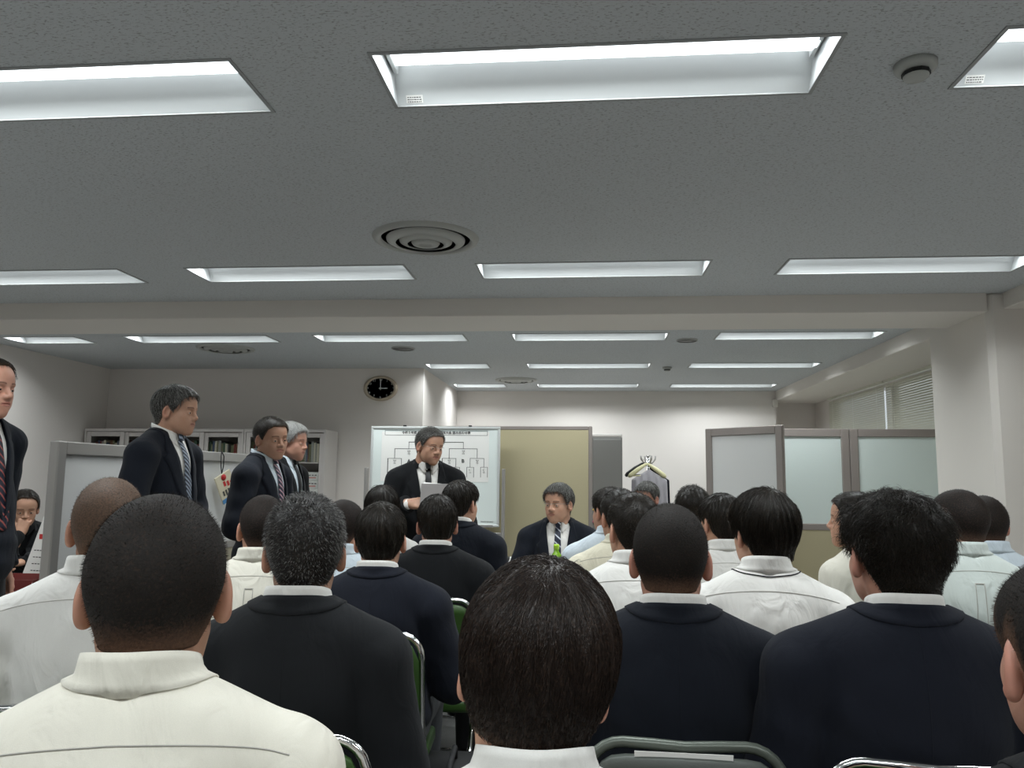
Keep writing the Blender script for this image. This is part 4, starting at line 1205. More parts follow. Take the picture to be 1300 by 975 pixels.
# ---------------------------------------------------------------- locker, coat rack
root = empty('locker', (.255, 8.6, 0), 0, 'dark grey steel locker standing beyond the beige screen', 'locker')
MB().box(-.165, .165, 0, .45, .0, 1.80, .006).obj('body', M['dark_steel'], root)
MB().box(-.155, .155, -.012, .0, .03, 1.775, .004).obj('door', M['dark_steel'], root)
MB().box(-.165, .165, .0, .44, 1.80, 1.835, .006).obj('lid', M['steel'], root)
RY = 9.1
cx, _, _ = at_y(823, 600, RY)
root = empty('coat_rack', (cx, RY, 0), 0, 'chrome coat rack standing against the back wall', 'coat rack')
MB().tube([(0, 0, .05), (0, 0, 1.6)], .014, 12).obj('pole', M['chrome'], root)
MB().tube([(0, 0, 1.6), (0, 0, 1.615)], [.02, .03], 12).obj('top_cap', M['chrome'], root)
for k in range(4):
    a = R(20 + 90 * k); c, s = math.cos(a), math.sin(a)
    MB().tube([(0, 0, 1.52), (.05 * c, .05 * s, 1.53), (.085 * c, .085 * s, 1.57), (.09 * c, .09 * s, 1.61)], .011, 8).obj('hook', M['frame_silver'], root)
for k in range(4):
    a = R(45 + 90 * k); MB().tube([(0, 0, .06), (.28 * math.cos(a), .28 * math.sin(a), .015)], .012, 8).obj('foot', M['chrome'], root)
def hanger(x, y, z, rz, m, label):
    r = empty('coat_hanger', (x, y, z), rz, label, 'hanger', 'hangers on the coat rack')
    pts = [(-.215, 0, -.135), (-.19, 0, -.115), (-.1, 0, -.045), (-.02, 0, .008), (0, 0, .015), (.02, 0, .008), (.1, 0, -.045), (.19, 0, -.115), (.215, 0, -.135)]
    MB().tube(pts, [.016, .03, .028, .018, .014, .018, .028, .03, .016], 12, flat=.9).obj('shoulders', m, r)
    MB().tube([(-.18, 0, -.12), (.18, 0, -.12)], .007, 8).obj('trouser_bar', m, r)
    hp = [(0, 0, .015), (0, 0, .04)] + [(.018 * math.sin(t), 0, .058 - .018 * math.cos(t)) for t in np.linspace(0, 4.2, 9)]
    MB().tube(hp, .0025, 6).obj('hook', M['chrome'], r); return r
M['ivory'] = mat('ivory_plastic', 'd8d3a8', .45)
hanger(cx - .02, RY - .09, 1.50, R(6), M['ivory'], 'ivory plastic coat hanger in front on the coat rack')
hanger(cx - .045, RY + .08, 1.51, R(-8), M['black_plastic'], 'dark hanger behind the ivory one on the coat rack')
def garment(x, y, ztop, w, L, m, label, seed, rz=0):
    rng = np.random.default_rng(seed); ph = rng.uniform(0, 6, 4)
    def f(P):
        u = np.abs(P[:, 0]); sh = ztop - .045 - u * .62
        ww = w * (.9 + .12 * (ztop - P[:, 2])); 
        d = np.maximum(u - ww, np.maximum(P[:, 2] - sh, (ztop - L) - P[:, 2]))
        th = .035 + .03 * sstep(ztop - P[:, 2], 0, .25) + .010 * np.sin(P[:, 0] * 75 + ph[0] + P[:, 2] * 3) * sstep(ztop - P[:, 2], .03, .2)
        return smax(d, np.abs(P[:, 1]) - th, .02) * .7
    V, F = nets(f, (-w - .12, -.12, ztop - L - .03), (w + .12, .12, ztop + .01), .01, 2)
    o = mesh_obj('hanging_shirt', V, F, m); o.location = (x, y, 0); o.rotation_euler[2] = rz
    tag(o, label, 'clothing', None); return o
M['stripe_cloth'] = stripe_mat('striped_cloth', '8f8c92', 'aaa7ac', 60., 90, .5, .9)
garment(cx + .005, RY - .05, 1.50, .215, .75, M['stripe_cloth'], 'grey striped shirt hanging under the ivory hanger', 1, R(6))
garment(cx + .05, RY + .11, 1.5, .215, .8, M['navy'], 'dark jacket hanging behind the grey striped shirt', 2, R(-4))

# ---------------------------------------------------------------- tables and what stands on them
def table(x, y, w, d, h, label, rz=0):
    r = empty('folding_table', (x, y, 0), rz, label, 'table', 'long white meeting tables')
    MB().box(-w / 2, w / 2, -d / 2, d / 2, h - .03, h, .006).obj('tabletop', M['white'], r)
    MB().box(-w / 2 + .05, w / 2 - .05, -d / 2 + .04, -d / 2 + .05, h - .3, h - .03).obj('modesty_panel', M['steel'], r)
    for sx in (-1, 1):
        for sy in (-1, 1): MB().tube([(sx * (w / 2 - .1), sy * (d / 2 - .06), h - .03), (sx * (w / 2 - .08), sy * (d / 2 - .04), 0)], .013, 8).obj('leg', M['chrome'], r)
    return r
TX, TY, TH = .35, 4.58, .74
table(TX, TY, 1.5, .45, TH, 'white meeting table with a green tea bottle before the seated guest')
P = at_y(706.5, 700, 4.5)
r = empty('tea_bottle', (P[0], 4.5, TH), 0, 'small green tea bottle with lime cap on the table', 'bottle'); r.scale = (1.05, 1.05, 1.08)
M['tea'] = mat('green_tea', '7fae2c', .2); M['lime'] = mat('lime_cap', 'a9d42f', .4); M['orange'] = mat('orange_label', 'c98a4a', .5)
MB().lathe([(0, 0), (.031, 0), (.033, .01), (.033, .13), (.03, .15), (.014, .175), (.0125, .19), (0, .19)], n=24).obj('bottle_body', M['tea'], r)
MB().lathe([(.0335, .118), (.0335, .144)], n=24, cap=False).obj('label_band', M['orange'], r)
MB().lathe([(.0338, .03), (.0338, .117)], n=24, cap=False).obj('label', mat('green_label', '8ab63a', .5), r)
MB().lathe([(0, .212), (.0145, .212), (.0155, .205), (.0155, .186), (.0125, .186)], n=20).obj('cap', M['lime'], r)
table(-.95, 6.2, 1.0, .45, .70, 'white side table standing beneath the whiteboard')
r = empty('pen_holder', (-.67, 6.1, .70), 0, 'dark tray of small things on the side table', 'tray')
MB().box(-.09, .09, -.05, .05, 0, .03, .004).obj('tray', M['black_plastic'], r)
rng = random.Random(4)
for k in range(7):
    a = rng.uniform(0, 6); x, y = rng.uniform(-.06, .06), rng.uniform(-.03, .03)
    MB().tube([(x, y, .02), (x + .03 * math.cos(a), y + .02 * math.sin(a), .05 + rng.uniform(0, .02))], .007, 7).obj('small_item', rng.choice([M['black_plastic'], M['cord'], spines[1]]), r)
# a plant pot glimpsed beside the locker
P = at_y(761, 668, 7.9)
r = empty('flower_arrangement', (P[0] + .07, 7.9, 0), 0, 'dark leafy flower arrangement beside the grey locker', 'plant')
MB().lathe([(0, 0), (.12, 0), (.15, .3), (.14, .3), (.13, .28), (0, .28)], n=20).obj('pot', M['black_plastic'], r)
leafm = mat('leaf', '24301c', .5); pet = mat('petal', 'c2a23a', .6); pet2 = mat('petal_pink', 'b0506a', .6)
mb = MB(); rng = random.Random(9)
for k in range(120):
    a = rng.uniform(0, 6.28); rr = rng.uniform(.02, .17); z = rng.uniform(.35, 1.15); L_ = rng.uniform(.06, .12)
    c = Vector((rr * math.cos(a), rr * math.sin(a), z)); d = Vector((math.cos(a + rng.uniform(-1, 1)), math.sin(a), rng.uniform(-.3, .8))).normalized(); s = d.cross(Vector((0, 0, 1))).normalized() * .014
    mb.raw([c, c + d * L_ * .5 + s, c + d * L_, c + d * L_ * .5 - s, c + d * L_ * .5 + Vector((0, 0, .004))], [(0, 1, 4), (1, 2, 4), (2, 3, 4), (3, 0, 4), (0, 3, 2, 1)])
mb.obj('foliage', leafm, r)
mb = MB()
for k in range(8):
    a = rng.uniform(0, 6.28); mb.tube([(0, 0, .28), (.08 * math.cos(a), .08 * math.sin(a), .7), (.13 * math.cos(a), .13 * math.sin(a), 1.05)], .004, 5)
mb.obj('stems', leafm, r)
for k in range(5):
    a = rng.uniform(0, 6.28); MB().lathe([(0, -.012), (.02, -.004), (.024, .006), (.012, .014), (0, .01)], (.14 * math.cos(a), -.14 * abs(math.sin(a)), .85 + .06 * k), 10).obj('blossom', rng.choice([pet, pet2]), r)

# ---------------------------------------------------------------- the desks behind the left screen
def desk(x0, x1, y0, y1, h, label, sides='y'):
    r = empty('office_desk', (x0, y0, 0), 0, label, 'desk', 'grey office desks at left')
    W, D = x1 - x0, y1 - y0
    MB().box(0, W, 0, D, h - .03, h, .005).obj('desktop', M['desk'], r)
    MB().box(W - .42, W - .02, .02, D - .02, .04, h - .03, .004).obj('pedestal', M['desk_grey'], r)
    for k, (a, b) in enumerate(((.05, .32), (.33, .5), (.51, h - .045))):
        d = MB().box(W - .022, W - .005, .035, D - .035, a, b, .004).obj('drawer', M['desk_grey'], r)
        MB().box(W - .006, W + .004, D * .3, D * .7, b - .05, b - .03, .002).obj('handle', M['dark_steel'], d)
    for y in (.03, D - .03): MB().box(.02, .06, y - .015, y + .015, 0, h - .03).obj('leg', M['desk_grey'], r)
    MB().box(.06, W - .42, D - .03, D - .02, .3, h - .03).obj('back_panel', M['desk_grey'], r)
    return r
desk(-3.6, -2.3, 2.62, 3.32, .70, 'grey steel desk with drawers next to the standing man at far left')
desk(-3.6, -2.64, 3.36, 4.16, .70, 'grey desk heaped with papers before the man resting his chin')
def tray_(x, y, z, label):
    r = empty('document_tray', (x, y, z), R(4), label, 'document tray', 'dark red document trays on the desk')
    mm = M['maroon']
    MB().box(-.17, .17, -.12, .12, 0, .005).obj('base', mm, r)
    MB().box(-.17, .17, -.124, -.12, 0, .06, .001).obj('front', mm, r); MB().box(-.17, .17, .12, .124, 0, .06, .001).obj('back', mm, r)
    MB().box(-.174, -.17, -.12, .12, 0, .06, .001).obj('side', mm, r); MB().box(.17, .174, -.12, .12, 0, .06, .001).obj('side', mm, r)
    MB().box(-.05, .05, -.1255, -.124, .02, .045).obj('name_card', M['cream'], r)
    return r
M['maroon'] = mat('maroon_leatherette', '6e2320', .5); M['cream'] = mat('cream_card', 'd5c39a', .7)
tray_(-2.84, 3.62, .70, 'dark red document tray with card label, lower of the pair on the desk')
tray_(-2.86, 3.72, .765, 'dark red document tray with papers, upper of the pair on the desk')
rng = random.Random(3)
for k, (x, y, z, w, d, t_, m, l) in enumerate(((-2.86, 3.72, .772, .21, .2, .012, M['paper'], 'loose white papers in the upper red tray'), (-2.84, 3.64, .707, .2, .2, .01, mat('teal_folder', '7fb0a6', .6), 'teal folder lying in the lower red tray'),
        (-2.80, 3.98, .70, .22, .16, .03, mat('yellow_pad', 'd9cf8f', .7), 'yellow note pad behind the red trays'), (-3.1, 4.02, .70, .3, .2, .02, M['paper'], 'white sheets spread on the desk before the chin resting man'),
        (-3.15, 3.7, .70, .21, .29, .05, M['paper'], 'thick white paper stack left of the red trays'))):
    o = MB()
    for q in range(3): o.box(-w / 2, w / 2, -d / 2, d / 2, t_ * q / 3, t_ * (q + .92) / 3, mtx=Matrix.Rotation(R(rng.uniform(-9, 9)), 4, 'Z'))
    o = o.obj('papers', m); o.location = (x, y, z); o.rotation_euler[2] = R(rng.uniform(-12, 12)); tag(o, l, 'papers')
# tent calendar
P = at_y(57, 650, 4.0)
r = empty('desk_calendar', (P[0] + .0, 4.0, .70), R(-12), 'tall white tent calendar with a red mark on the desk', 'calendar')
zt_ = P[2] - .70 + .005
def slab(a, b, c, d, t=.003):
    n = (Vector(b) - Vector(a)).cross(Vector(d) - Vector(a)).normalized() * t
    V = [Vector(v) for v in (a, b, c, d)]; V += [v + n for v in V]
    return MB().raw(V, [(3, 2, 1, 0), (4, 5, 6, 7), (0, 1, 5, 4), (1, 2, 6, 5), (2, 3, 7, 6), (3, 0, 4, 7)])
slab((-.10, -.05, 0), (.14, -.05, 0), (.14, 0, zt_), (.01, 0, zt_)).obj('front_page', M['paper'], r)
slab((.14, .09, 0), (-.08, .09, 0), (.01, .006, zt_), (.14, .006, zt_)).obj('back_page', M['paper'], r)
MB().box(.0, .05, -.022, -.017, zt_ * .66, zt_ * .72).obj('red_mark', M['red'], r)
mb = MB()
for k in range(5):
    zz = zt_ * (.2 + .08 * k); yy = -.05 + .05 * zz / zt_
    for q in range(6): mb.box(-.02 + q * .02, -.008 + q * .02, yy - .006, yy - .003, zz, zz + .004)
mb.obj('print', M['ink'], r)['kind'] = 'stuff'
# a small pouch on a strap, hooked over the low screen
P = at_y(288, 584, 5.35)
r = empty('hanging_pouch', (-2.50, 5.14, 1.50), R(70), 'small illustrated card pouch hung by a strap over the low screen', 'pouch')
MB().tube([(0, .0, .004), (-.012, -.01, -.03), (-.01, -.012, -.1), (0, -.012, -.15), (.012, -.012, -.1), (.014, -.01, -.03), (0, .0, .004)], .004, 6).obj('strap', M['cord'], r)
rotp = Matrix.Translation((0, -.012, -.15)) @ Matrix.Rotation(R(-28), 4, 'Y')
mb = MB(); mb.box(-.075, .075, -.006, .006, -.2, .0, .004, mtx=rotp); mb.obj('card', mat('pouch_cream', 'd8cfb4', .6), r)
mb = MB()
mb.cur = 0; mb.box(-.075, .075, -.0075, -.006, -.2, -.17, mtx=rotp)
mb.cur = 1; mb.lathe([(0, -.001), (.022, -.001), (.022, .001), (0, .001)], (.012, -.02, -.175), 16, axis='y')
for k in range(3): mb.box(-.02 + .03 * k, .0 + .03 * k, -.0075, -.006, -.09 - .01 * k, -.055 - .01 * k, mtx=rotp)
mb.cur = 2
for k in range(4): mb.box(-.05 + .025 * k, -.035 + .025 * k, -.0075, -.006, -.15 - .006 * (k % 2), -.115, mtx=rotp)
mb.obj('printed_picture', None, r, mats=[mat('pouch_blue', '4a86b8', .6), M['red'], mat('pouch_dark', '4b4a44', .6)])

# ---------------------------------------------------------------- folding chairs
def folding_chair(label, grey=False):
    tube = M['chair_grey_tube'] if grey else M['chrome']; pad = M['chair_grey'] if grey else M['chair_green']
    r = empty('folding_chair', (0, 0, 0), 0, label, 'chair', 'folding chairs of the audience')
    def arc(c, a0, a1, rad, n=6): return [(c[0] + rad * math.cos(a), c[1], c[2] + rad * math.sin(a)) for a in np.linspace(a0, a1, n)]
    w, zt, yt = .185, .85, -.205
    P = [(-w - .012, .21, .02), (-w - .008, -.02, .36), (-w - .004, -.12, .46), (-w, -.165, .58), (-w, yt + .005, zt - .08)]
    A = [(-w + .07 + .07 * math.cos(a), yt, zt - .07 + .07 * math.sin(a)) for a in np.linspace(math.pi, math.pi / 2, 7)]
    A2 = [(-x, y, z) for x, y, z in A[::-1]]; mid = [(-.06, yt - .012, zt + .002), (0, yt - .016, zt), (.06, yt - .012, zt + .002)]
    MB().tube(P + A + mid + A2 + [(-x, y, z) for x, y, z in P[::-1]], .0105, 12).obj('back_frame', tube, r)
    for s in (-1, 1):
        MB().tube([(s * (w - .018), .15, .415), (s * (w - .018), -.05, .25), (s * (w - .014), -.26, .02)], .0105, 10).obj('rear_leg', tube, r)
    MB().tube([(-w + .014, -.245, .035), (w - .014, -.245, .035)], .008, 8).obj('crossbar', tube, r)
    MB().tube([(-w - .01, .19, .05), (w + .01, .19, .05)], .008, 8).obj('crossbar', tube, r)
    mb = MB()
    for s in (-1, 1):
        mb.tube([(s * (w + .012), .225, 0), (s * (w + .012), .205, .035)], .014, 10); mb.tube([(s * (w - .014), -.27, 0), (s * (w - .014), -.25, .035)], .014, 10)
    mb.obj('foot_caps', M['rubber'], r)
    n, m = 12, 9; G = np.zeros((n, m, 3)); U = np.linspace(-1, 1, n); Vv = np.linspace(0, 1, m)
    for i, u in enumerate(U):
        for j, v in enumerate(Vv):
            z = .585 + (zt - .012 - .585) * v; sq = 1 - .12 * max(0, v - .75) / .25 * abs(u) ** 4
            G[i, j] = (u * (w - .008) * sq, -.158 - .05 * (z - .55) / .25 - .018 * (1 - u * u) - .001, z - .02 * abs(u) ** 5 * max(0, v - .7) / .3)
    Vq, Fq = sheet(None, G, .018); MB().raw(Vq, Fq, True).obj('backrest', pad, r)
    mb = MB()
    for s in (-1, 1):
        for z in (.64, .76):
            yb = -.158 - .05 * (z - .55) / .25; mb.lathe([(.0, .0), (.009, .001), (.007, .006), (0, .008)], (s * (w - .032), yb - .018, z), 12, axis='y')
    mb.obj('rivets', M['chrome'], r)
    def f(P):
        q = np.abs(P - np.array((0, .02, .425), f32)) - np.array((.175, .185, .012), f32)
        return np.sqrt((np.maximum(q, 0) ** 2).sum(1)) + np.minimum(q.max(1), 0) - .012
    Vq, Fq = _cache.get('seat') or nets(f, (-.2, -.2, .39), (.2, .25, .46), .011, 2); _cache['seat'] = (Vq, Fq)
    mesh_obj('seat', Vq, Fq, pad, r)
    return r
# ---------------------------------------------------------------- the people
def place(px, py, Y): P = at_y(px, py, Y); return P[0], Y, P[2]
def standing(px, py, Y, rz, label, **kw):
    x, y, T = place(px, py, Y); return person(label, x, y, T, R(rz), seated=False, group='men in dark suits standing by the low screen' if 'standing' in label else None, **kw)
AUD = [
 # px, ytop, Y, body turn, head(yaw,pitch,roll), hair, hair material, skin, top, jacket, size, label, extra
 (208, 627, 1.0, 14, (10, -3, 0), 'buzz', 'hair_buzz_dark', 'skin_b', 'warm_shirt', None, 1.03, 'seated person with a dark shorn head in a white shirt, nearest at left', dict(vox=.0065, hq=1.6, hs=(1.04, 1.04, 1.02))),
 (142, 606, 1.85, 16, (14, 0, 0), 'shaved', 'hair_shaved', 'skin_b', 'white_shirt', None, 1.05, 'person with closely shaved brown head in white shirt by the low screen', dict(vox=.008, hs=(1.0, 1.05, 1.02))),
 (390, 627, 1.72, 8, (12, 0, 0), 'spiky', 'hair_grey', 'skin_b', 'white_shirt', 'charcoal', .94, 'seated person with greying cropped hair in a charcoal suit', dict(vox=.007, hq=1.4, grey=.3)),
 (335, 628, 2.8, 10, (20, 0, 0), 'buzz', 'hair_buzz', 'skin_a', 'warm_shirt', None, .98, 'seated person with shorn head in a pleated white shirt, left of greying man', dict(pleat=True)),
 (438, 634, 3.35, 6, (-12, 0, 0), 'shaved', 'hair_buzz', 'skin_a', 'blue_shirt', None, .95, 'seated person with shorn head in a pale blue shirt, right of the greying man', dict()),
 (486, 616, 4.1, 4, (10, -4, 0), 'bowl', 'hair_black', 'skin_a', 'white_shirt', None, 1.0, 'seated person with black hair and white shirt just in front of the speaker', dict()),
 (485, 637, 2.7, 4, (4, 0, 0), 'short', 'hair_black', 'skin_a', 'white_shirt', 'navy', 1.0, 'seated person with short black hair in a navy blazer, behind the green chair back', dict(trousers='trousers_grey', arms='knees')),
 (556, 627, 3.4, 4, (7, 0, 0), 'short', 'hair_black', 'skin_d', 'white_shirt', 'black', 1.02, 'seated person in a black suit in front of the speaker\'s papers', dict()),
 (586, 609, 4.15, -6, (-18, 0, 0), 'short', 'hair_black', 'skin_a', 'white_shirt', 'darknavy', 1.0, 'person in navy suit looking right, seated beside the whiteboard', dict()),
 (680, 706, 1.0, 4, (0, -4, 8), 'long', 'hair_brown', 'skin_a', 'white_shirt', None, .9, 'person with long dark brown hair bowed forward, nearest at the centre', dict(vox=.0065, hq=2.2, hs=(1.03, 1.0, 1.03))),
 (850, 639, 1.79, -1, (-5, -2, 0), 'buzz', 'hair_buzz_dark', 'skin_d', 'white_shirt', 'darknavy', 1.02, 'seated person with shorn head in a dark navy suit on the grey chair', dict(vox=.007, hq=1.5)),
 (803, 625, 2.75, 0, (20, 0, 0), 'crop', 'hair_black', 'skin_a', 'white_shirt', None, .98, 'person with cropped hair in white shirt, just behind the shorn head in navy', dict()),
 (787, 620, 3.5, 4, (14, 0, 0), 'crop', 'hair_black', 'skin_a', 'cream_shirt', None, 1.0, 'person in a cream shirt mostly hidden by the cropped head', dict()),
 (774, 618, 4.05, 4, (28, 0, 0), 'crop', 'hair_black', 'skin_a', 'blue_shirt', None, 1.0, 'seated person in a pale blue striped shirt right beside the seated guest', dict()),
 (821, 611, 6.2, 170, (-20, -12, 0), 'side', 'hair_pepper', 'skin_d', 'white_shirt', 'black', .95, 'person with wavy grey hair seated before the coat rack', dict(grey=.4)),
 (879, 616, 4.1, 0, (-16, 0, 0), 'spiky', 'hair_black', 'skin_c', 'white_shirt', None, .95, 'seated person with spiky black hair in front of the angled screen', dict()),
 (914, 626, 3.5, 4, (20, 0, 0), 'short', 'hair_black', 'skin_a', 'white_shirt', None, 1.0, 'person with short black hair in white shirt, left of the bowl haircut', dict()),
 (967, 619, 2.45, -6, (22, 0, 0), 'bowl', 'hair_black', 'skin_a', 'white_shirt', None, 1.04, 'seated person with a black bowl haircut in a white shirt with navy collar trim', dict(vox=.008, hq=1.2)),
 (1083, 624, 3.6, 28, (38, 0, 0), 'crop', 'hair_black', 'skin_a', 'warm_shirt', None, .9, 'seated person in profile with rolled up white sleeves', dict(rolled=True)),
 (1131, 623, 1.68, -5, (11, -2, 0), 'messy', 'hair_black', 'skin_d', 'white_shirt', 'navy', 1.07, 'seated person with tousled black hair in a navy suit, nearest suit at right', dict(vox=.007, hq=1.8, hs=(1.04, 1.03, .99))),
 (1214, 621, 3.0, -4, (28, 0, 0), 'buzz', 'hair_buzz', 'skin_a', 'mint_shirt', None, 1.0, 'person with shorn head in a pale mint shirt with a back pleat', dict(pleat=True, vox=.008, hs=(.95, .94, .97))),
 (1247, 629, 3.5, -4, (-2, 0, 0), 'buzz', 'hair_buzz', 'skin_d', 'blue_shirt', None, .95, 'seated person with shorn head by the pillar, behind the mint shirt', dict()),
 (1364, 704, .98, -6, (2, 0, 0), 'buzz', 'hair_buzz_dark', 'skin_d', 'white_shirt', 'black', .95, 'person with a dark shorn head cut off by the right edge', dict(vox=.008, hq=1.5)),
]
GREY_CHAIRS = (10, 18, 20)
proto_g = folding_chair('x'); proto_y = folding_chair('x', True); used_g = used_y = False
CH = {0: 'under the nearest white shirt at left', 1: 'under the shaved head by the low screen', 2: 'under the greying man in charcoal', 3: 'under the pleated white shirt at left', 4: 'under the pale blue shirt right of the greying man', 5: 'under the white shirt before the speaker',
      6: 'under the navy blazer and grey trousers', 7: 'under the black suit before the speaker', 8: 'under the navy suit next to the whiteboard', 9: 'under the long haired person at the centre', 10: 'with blank paper, under shorn head in navy', 11: 'under the white shirt behind the shorn head in navy', 12: 'under the cream shirt', 13: 'under the striped shirt beside the guest',
      14: 'under the grey haired person before the coat rack', 15: 'under the spiky haired person', 16: 'under the white shirt left of the bowl haircut', 17: 'under the black bowl haircut', 18: 'under the rolled up sleeves', 19: 'under the tousled hair and navy suit', 20: 'with lettered paper, under the mint shirt', 21: 'under the shirt by the pillar', 22: 'under the person cut off at the right edge'}
for i, (px, py, Y, rz, hd, hair, hm_, sk, top, jk, sw, label, kw) in enumerate(AUD):
    x, y, T = place(px, py, Y); T = T - STYLE[hair]['t']
    kw = dict(kw); kw.setdefault('arms', 'lap'); kw.setdefault('vox', .009 if Y < 3 else .011); kw.setdefault('hq', .8 if Y < 3 else .5)
    root, p, HM, gf = person(label, x, y, T, R(rz), head=tuple(R(a) for a in hd), hair=hair, hmat=hm_, skin=sk, top=top, jacket=jk, sw=sw, seed=100 + i * 7, seams=Y < 3.6, **kw)
    if i == 17:      # navy line under the collar
        zt_ = T - .232; th = np.linspace(-2.2, 2.2, 40); q = np.stack([np.sin(th) * .086, -.016 - np.cos(th) * .081, zt_ - ((1 - np.cos(th)) / 2) ** 1.5 * .055], 1).astype(f32)
        for _ in range(4): q = q + grad(gf, q, .003) * (.002 - gf(q))[:, None]
        MB().tube(q, .0016, 6).obj('collar_trim', M['navy'], root)
    grey = i in GREY_CHAIRS
    if grey: ch = proto_y if not used_y else copy_tree(proto_y); used_y = True
    else: ch = proto_g if not used_g else copy_tree(proto_g); used_g = True
    ch.location = root.location; ch.rotation_euler = root.rotation_euler
    if i == 19: ch.location.y += .045
    ch['label'] = ('grey framed folding chair ' if grey else 'chrome folding chair with green back ') + CH[i]
    if i in (10, 20):
        s = empty('paper_sign', root.location, R(rz), 'blank white paper on the chair of the shorn head in navy' if i == 10 else 'lettered white paper on the chair of the mint shirt', 'paper sign')
        z0, z1 = .70, .846
        x0, x1 = (-.095, .085) if i == 10 else (-.06, .12)
        V = []
        for (z, yy) in ((z1, -.24), (z0, -.214)): 
            for xx in (x0, x1): V.append((xx, yy, z))
        V += [(a, b - .0012, c) for a, b, c in V]
        MB().raw(V, [(0, 1, 3, 2), (4, 6, 7, 5), (0, 4, 5, 1), (1, 5, 7, 3), (3, 7, 6, 2), (2, 6, 4, 0)]).obj('sheet', M['paper'], s)
        if i == 20:
            mtx = Matrix.Translation(((x0 + x1) / 2, -.2335, .765)) @ Matrix.Rotation(R(80), 4, 'X')
            text_obj('lettering', 'LUT', .05, M['ink'], s, mtx, bold=.0015)

# the men standing along the low screen
x, y, T = place(-12, 455, 2.95)
person('man in a dark suit with red striped tie standing at the far left edge', x, y, T, R(-88), seated=False, arms='down', hair='receding', hmat='hair_black', skin='skin_d', jacket='darknavy', tie='tie_red', sw=1.06, head=(R(-6), R(-4), 0), seed=501, vox=.008,
       armspec=dict(elL=(-.23, -.06, T - .64), elR=(.26, -.04, T - .64), wrL=(-.19, .02, T - .86), wrR=(.2, .13, T - .84), huL=(-1, 0, .1), huR=(1, .2, .1), hdR=(-.1, .3, -1), hdL=(0, .15, -1)), hs=(1.0, 1.02, 1.04))
x, y, T = place(226, 488, 3.7); T -= .018
person('tall man with swept grey hair and a striped silver tie standing behind the shaved head', x, y, T, R(-92), seated=False, arms='clasp', hair='side', hmat='hair_pepper', skin='skin_b', jacket='darknavy', tie='tie_silver', sw=1.08, head=(R(4), R(-5), 0), seed=502, vox=.008, grey=.35, hq=.9)
x, y, T = place(346, 529, 4.4); T -= .01
person('man with black cropped hair and pink striped tie standing third from left', x, y, T, R(-98), seated=False, arms='clasp', hair='crop', hmat='hair_black', skin='skin_b', jacket='darknavy', tie='tie_pink', sw=.98, head=(R(-26), R(-8), R(5)), seed=503, vox=.008, top='blue_shirt', hs=(1.03, 1, 1))
x, y, T = place(371, 535, 4.95); T -= .018
person('silver haired man in a dark suit standing fourth from left, before the bookcase', x, y, T, R(-96), seated=False, arms='clasp', hair='side', hmat='hair_silver', skin='skin_d', jacket='black', tie='tie_black', sw=1.0, head=(R(2), R(-6), 0), seed=504, vox=.009, grey=.7, top='blue_shirt')
# the speaker with his papers
x, y, T = place(546, 542, 5.1); T -= .01
root, p, HM, gf = person('speaker in glasses and black suit reading papers in front of the whiteboard', x, y, T, R(-160), seated=False, hair='crop', hmat='hair_pepper', skin='skin_b', jacket='black', tie='tie_black', sw=1.06, head=(R(26), R(-12), R(-3)), seed=505, vox=.0075, glasses=True, grey=.35, hoff=(-.01, .05),
       armspec=dict(elR=(.29, .02, T - .62), elL=(-.27, .04, T - .63), wrR=(.155, .235, T - .50), wrL=(-.12, .22, T - .57), hdR=(-.9, .42, -.02), huR=(.25, .75, .6), hdL=(.75, .6, .15), huL=(0, -.3, -1)), hands=(.42, .06), jbutton=.42)
Rm, tt = HM['R']
pr = empty('held_papers', root.location, R(-160), 'grey backed papers held by the speaker', 'papers')
c = Vector((-.02, .315, T - .44))
mtx = Matrix.Translation(c) @ Matrix.Rotation(R(-14), 4, 'Z') @ Matrix.Rotation(R(-58), 4, 'X')
MB().box(-.115, .10, -.085, .10, 0, .004, .001, mtx=mtx).obj('backing_sheet', M['paper_grey'], pr)
m2 = mtx @ Matrix.Rotation(R(-5), 4, 'Z'); MB().box(-.10, .095, -.09, .085, -.004, -.001, mtx=m2).obj('lower_sheet', M['paper'], pr)
# the seated guest
x, y, T = place(709, 613, 5.0); T -= .015
person('seated guest in dark suit and striped navy tie behind the table', x, y, T, R(178), seated=True, arms='table', hair='side', hmat='hair_pepper', skin='skin_b', jacket='darknavy', tie='tie_navy', sw=1.04, head=(R(-24), R(-3), 0), seed=506, vox=.008, grey=.2, glasses=True, jbutton=.44)
ch = copy_tree(proto_g); ch.location = (x, y + .03, 0); ch.rotation_euler = (0, 0, R(178)); ch['label'] = 'chrome folding chair under the seated guest facing the audience'; ch['group'] = 'folding chairs facing the audience'
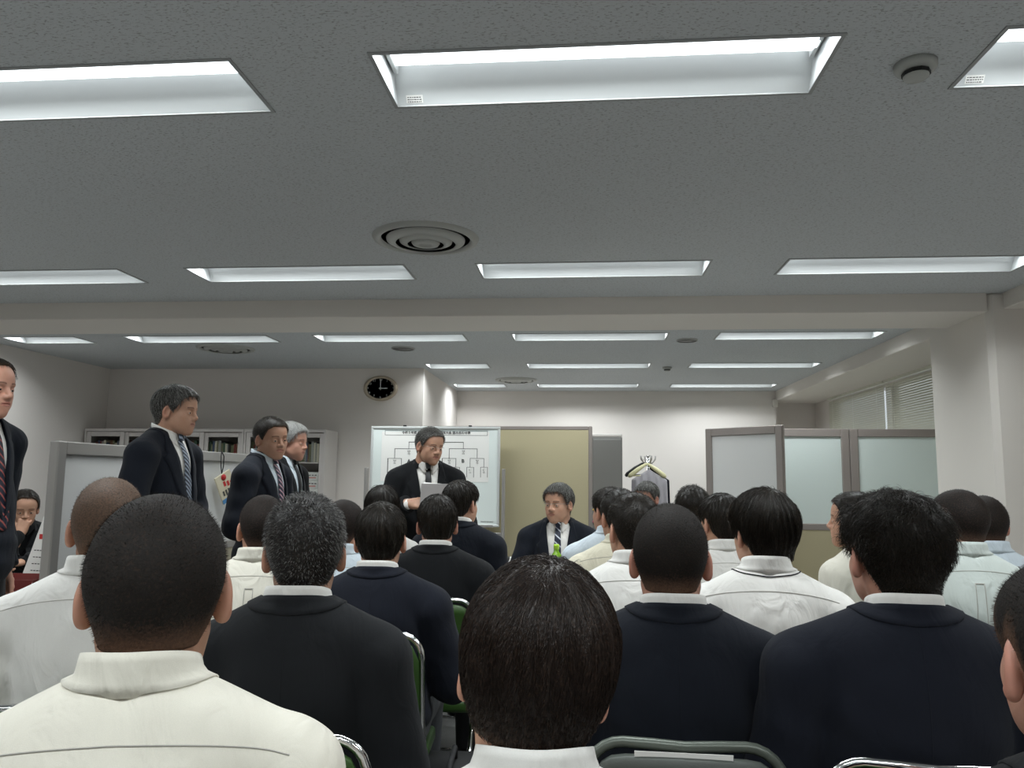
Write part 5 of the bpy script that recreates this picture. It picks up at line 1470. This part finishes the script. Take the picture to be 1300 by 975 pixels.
# the man at the desk
x, y, T = place(33, 621, 4.95); T -= .01
person('man in black seated at the desk with his chin on his hand', x, y, T, R(-140), seated=True, hair='receding', hmat='hair_black', skin='skin_b', jacket='black', top='black', sw=1.1, head=(R(4), R(-16), 0), seed=507, vox=.01, hoff=(0, .12), lean=.08,
       armspec=dict(elR=(.16, .34, .74), elL=(-.22, .22, .78), wrR=(.03, .225, T - .30), wrL=(-.02, .36, .77), hdR=(-.25, -.1, 1), huR=(.4, .9, 0), huL=(0, 0, 1)), hands=(1.25, .02), jbutton=.12)
r = empty('office_chair', (x - .09, y + .1, 0), R(-140), 'dark office chair of the man at the desk', 'chair')
MB().box(-.24, .24, -.25, .22, .40, .46, .02).obj('seat', M['chair_grey'], r)
MB().box(-.21, .21, -.30, -.25, .52, .92, .02).obj('backrest', M['chair_grey'], r)
MB().box(-.03, .03, -.33, -.30, .42, .7, .005).obj('back_post', M['black_plastic'], r)
MB().tube([(0, 0, .08), (0, 0, .41)], .025, 10).obj('gas_lift', M['chrome'], r)
for k in range(5):
    a = 2 * math.pi * k / 5; lg = MB().tube([(0, 0, .1), (.28 * math.cos(a), .28 * math.sin(a), .06)], [.025, .015], 8).obj('leg', M['black_plastic'], r)
    MB().lathe([(0, -.02), (.028, -.02), (.028, .02), (0, .02)], (.28 * math.cos(a), .28 * math.sin(a), .028), 12, axis='y').obj('caster', M['rubber'], lg)
# a black bag on the floor between the rows
r = empty('school_bag', (-.43, 2.62, 0), R(4), 'black school bag with a metal zip pull standing on the floor beside a green chair', 'bag')
def bagf(P):
    q = np.abs(P - np.array((0, 0, .2), f32)) - np.array((.09, .17, .17), f32)
    return np.sqrt((np.maximum(q, 0) ** 2).sum(1)) + np.minimum(q.max(1), 0) - .03 + .004 * np.sin(P[:, 2] * 30) * np.sin(P[:, 1] * 25)
V, F = nets(bagf, (-.16, -.25, -.02), (.16, .25, .42), .014, 2); mesh_obj('bag_body', V, F, mat('bag_nylon', '0d0d10', .6), r)
MB().tube([(0, -.1, .39), (0, -.08, .44), (0, .08, .44), (0, .1, .39)], .01, 8).obj('handle', M['cord'], r)
MB().box(-.005, .005, -.212, -.206, .28, .33, .002).obj('zip_pull', M['chrome'], r)
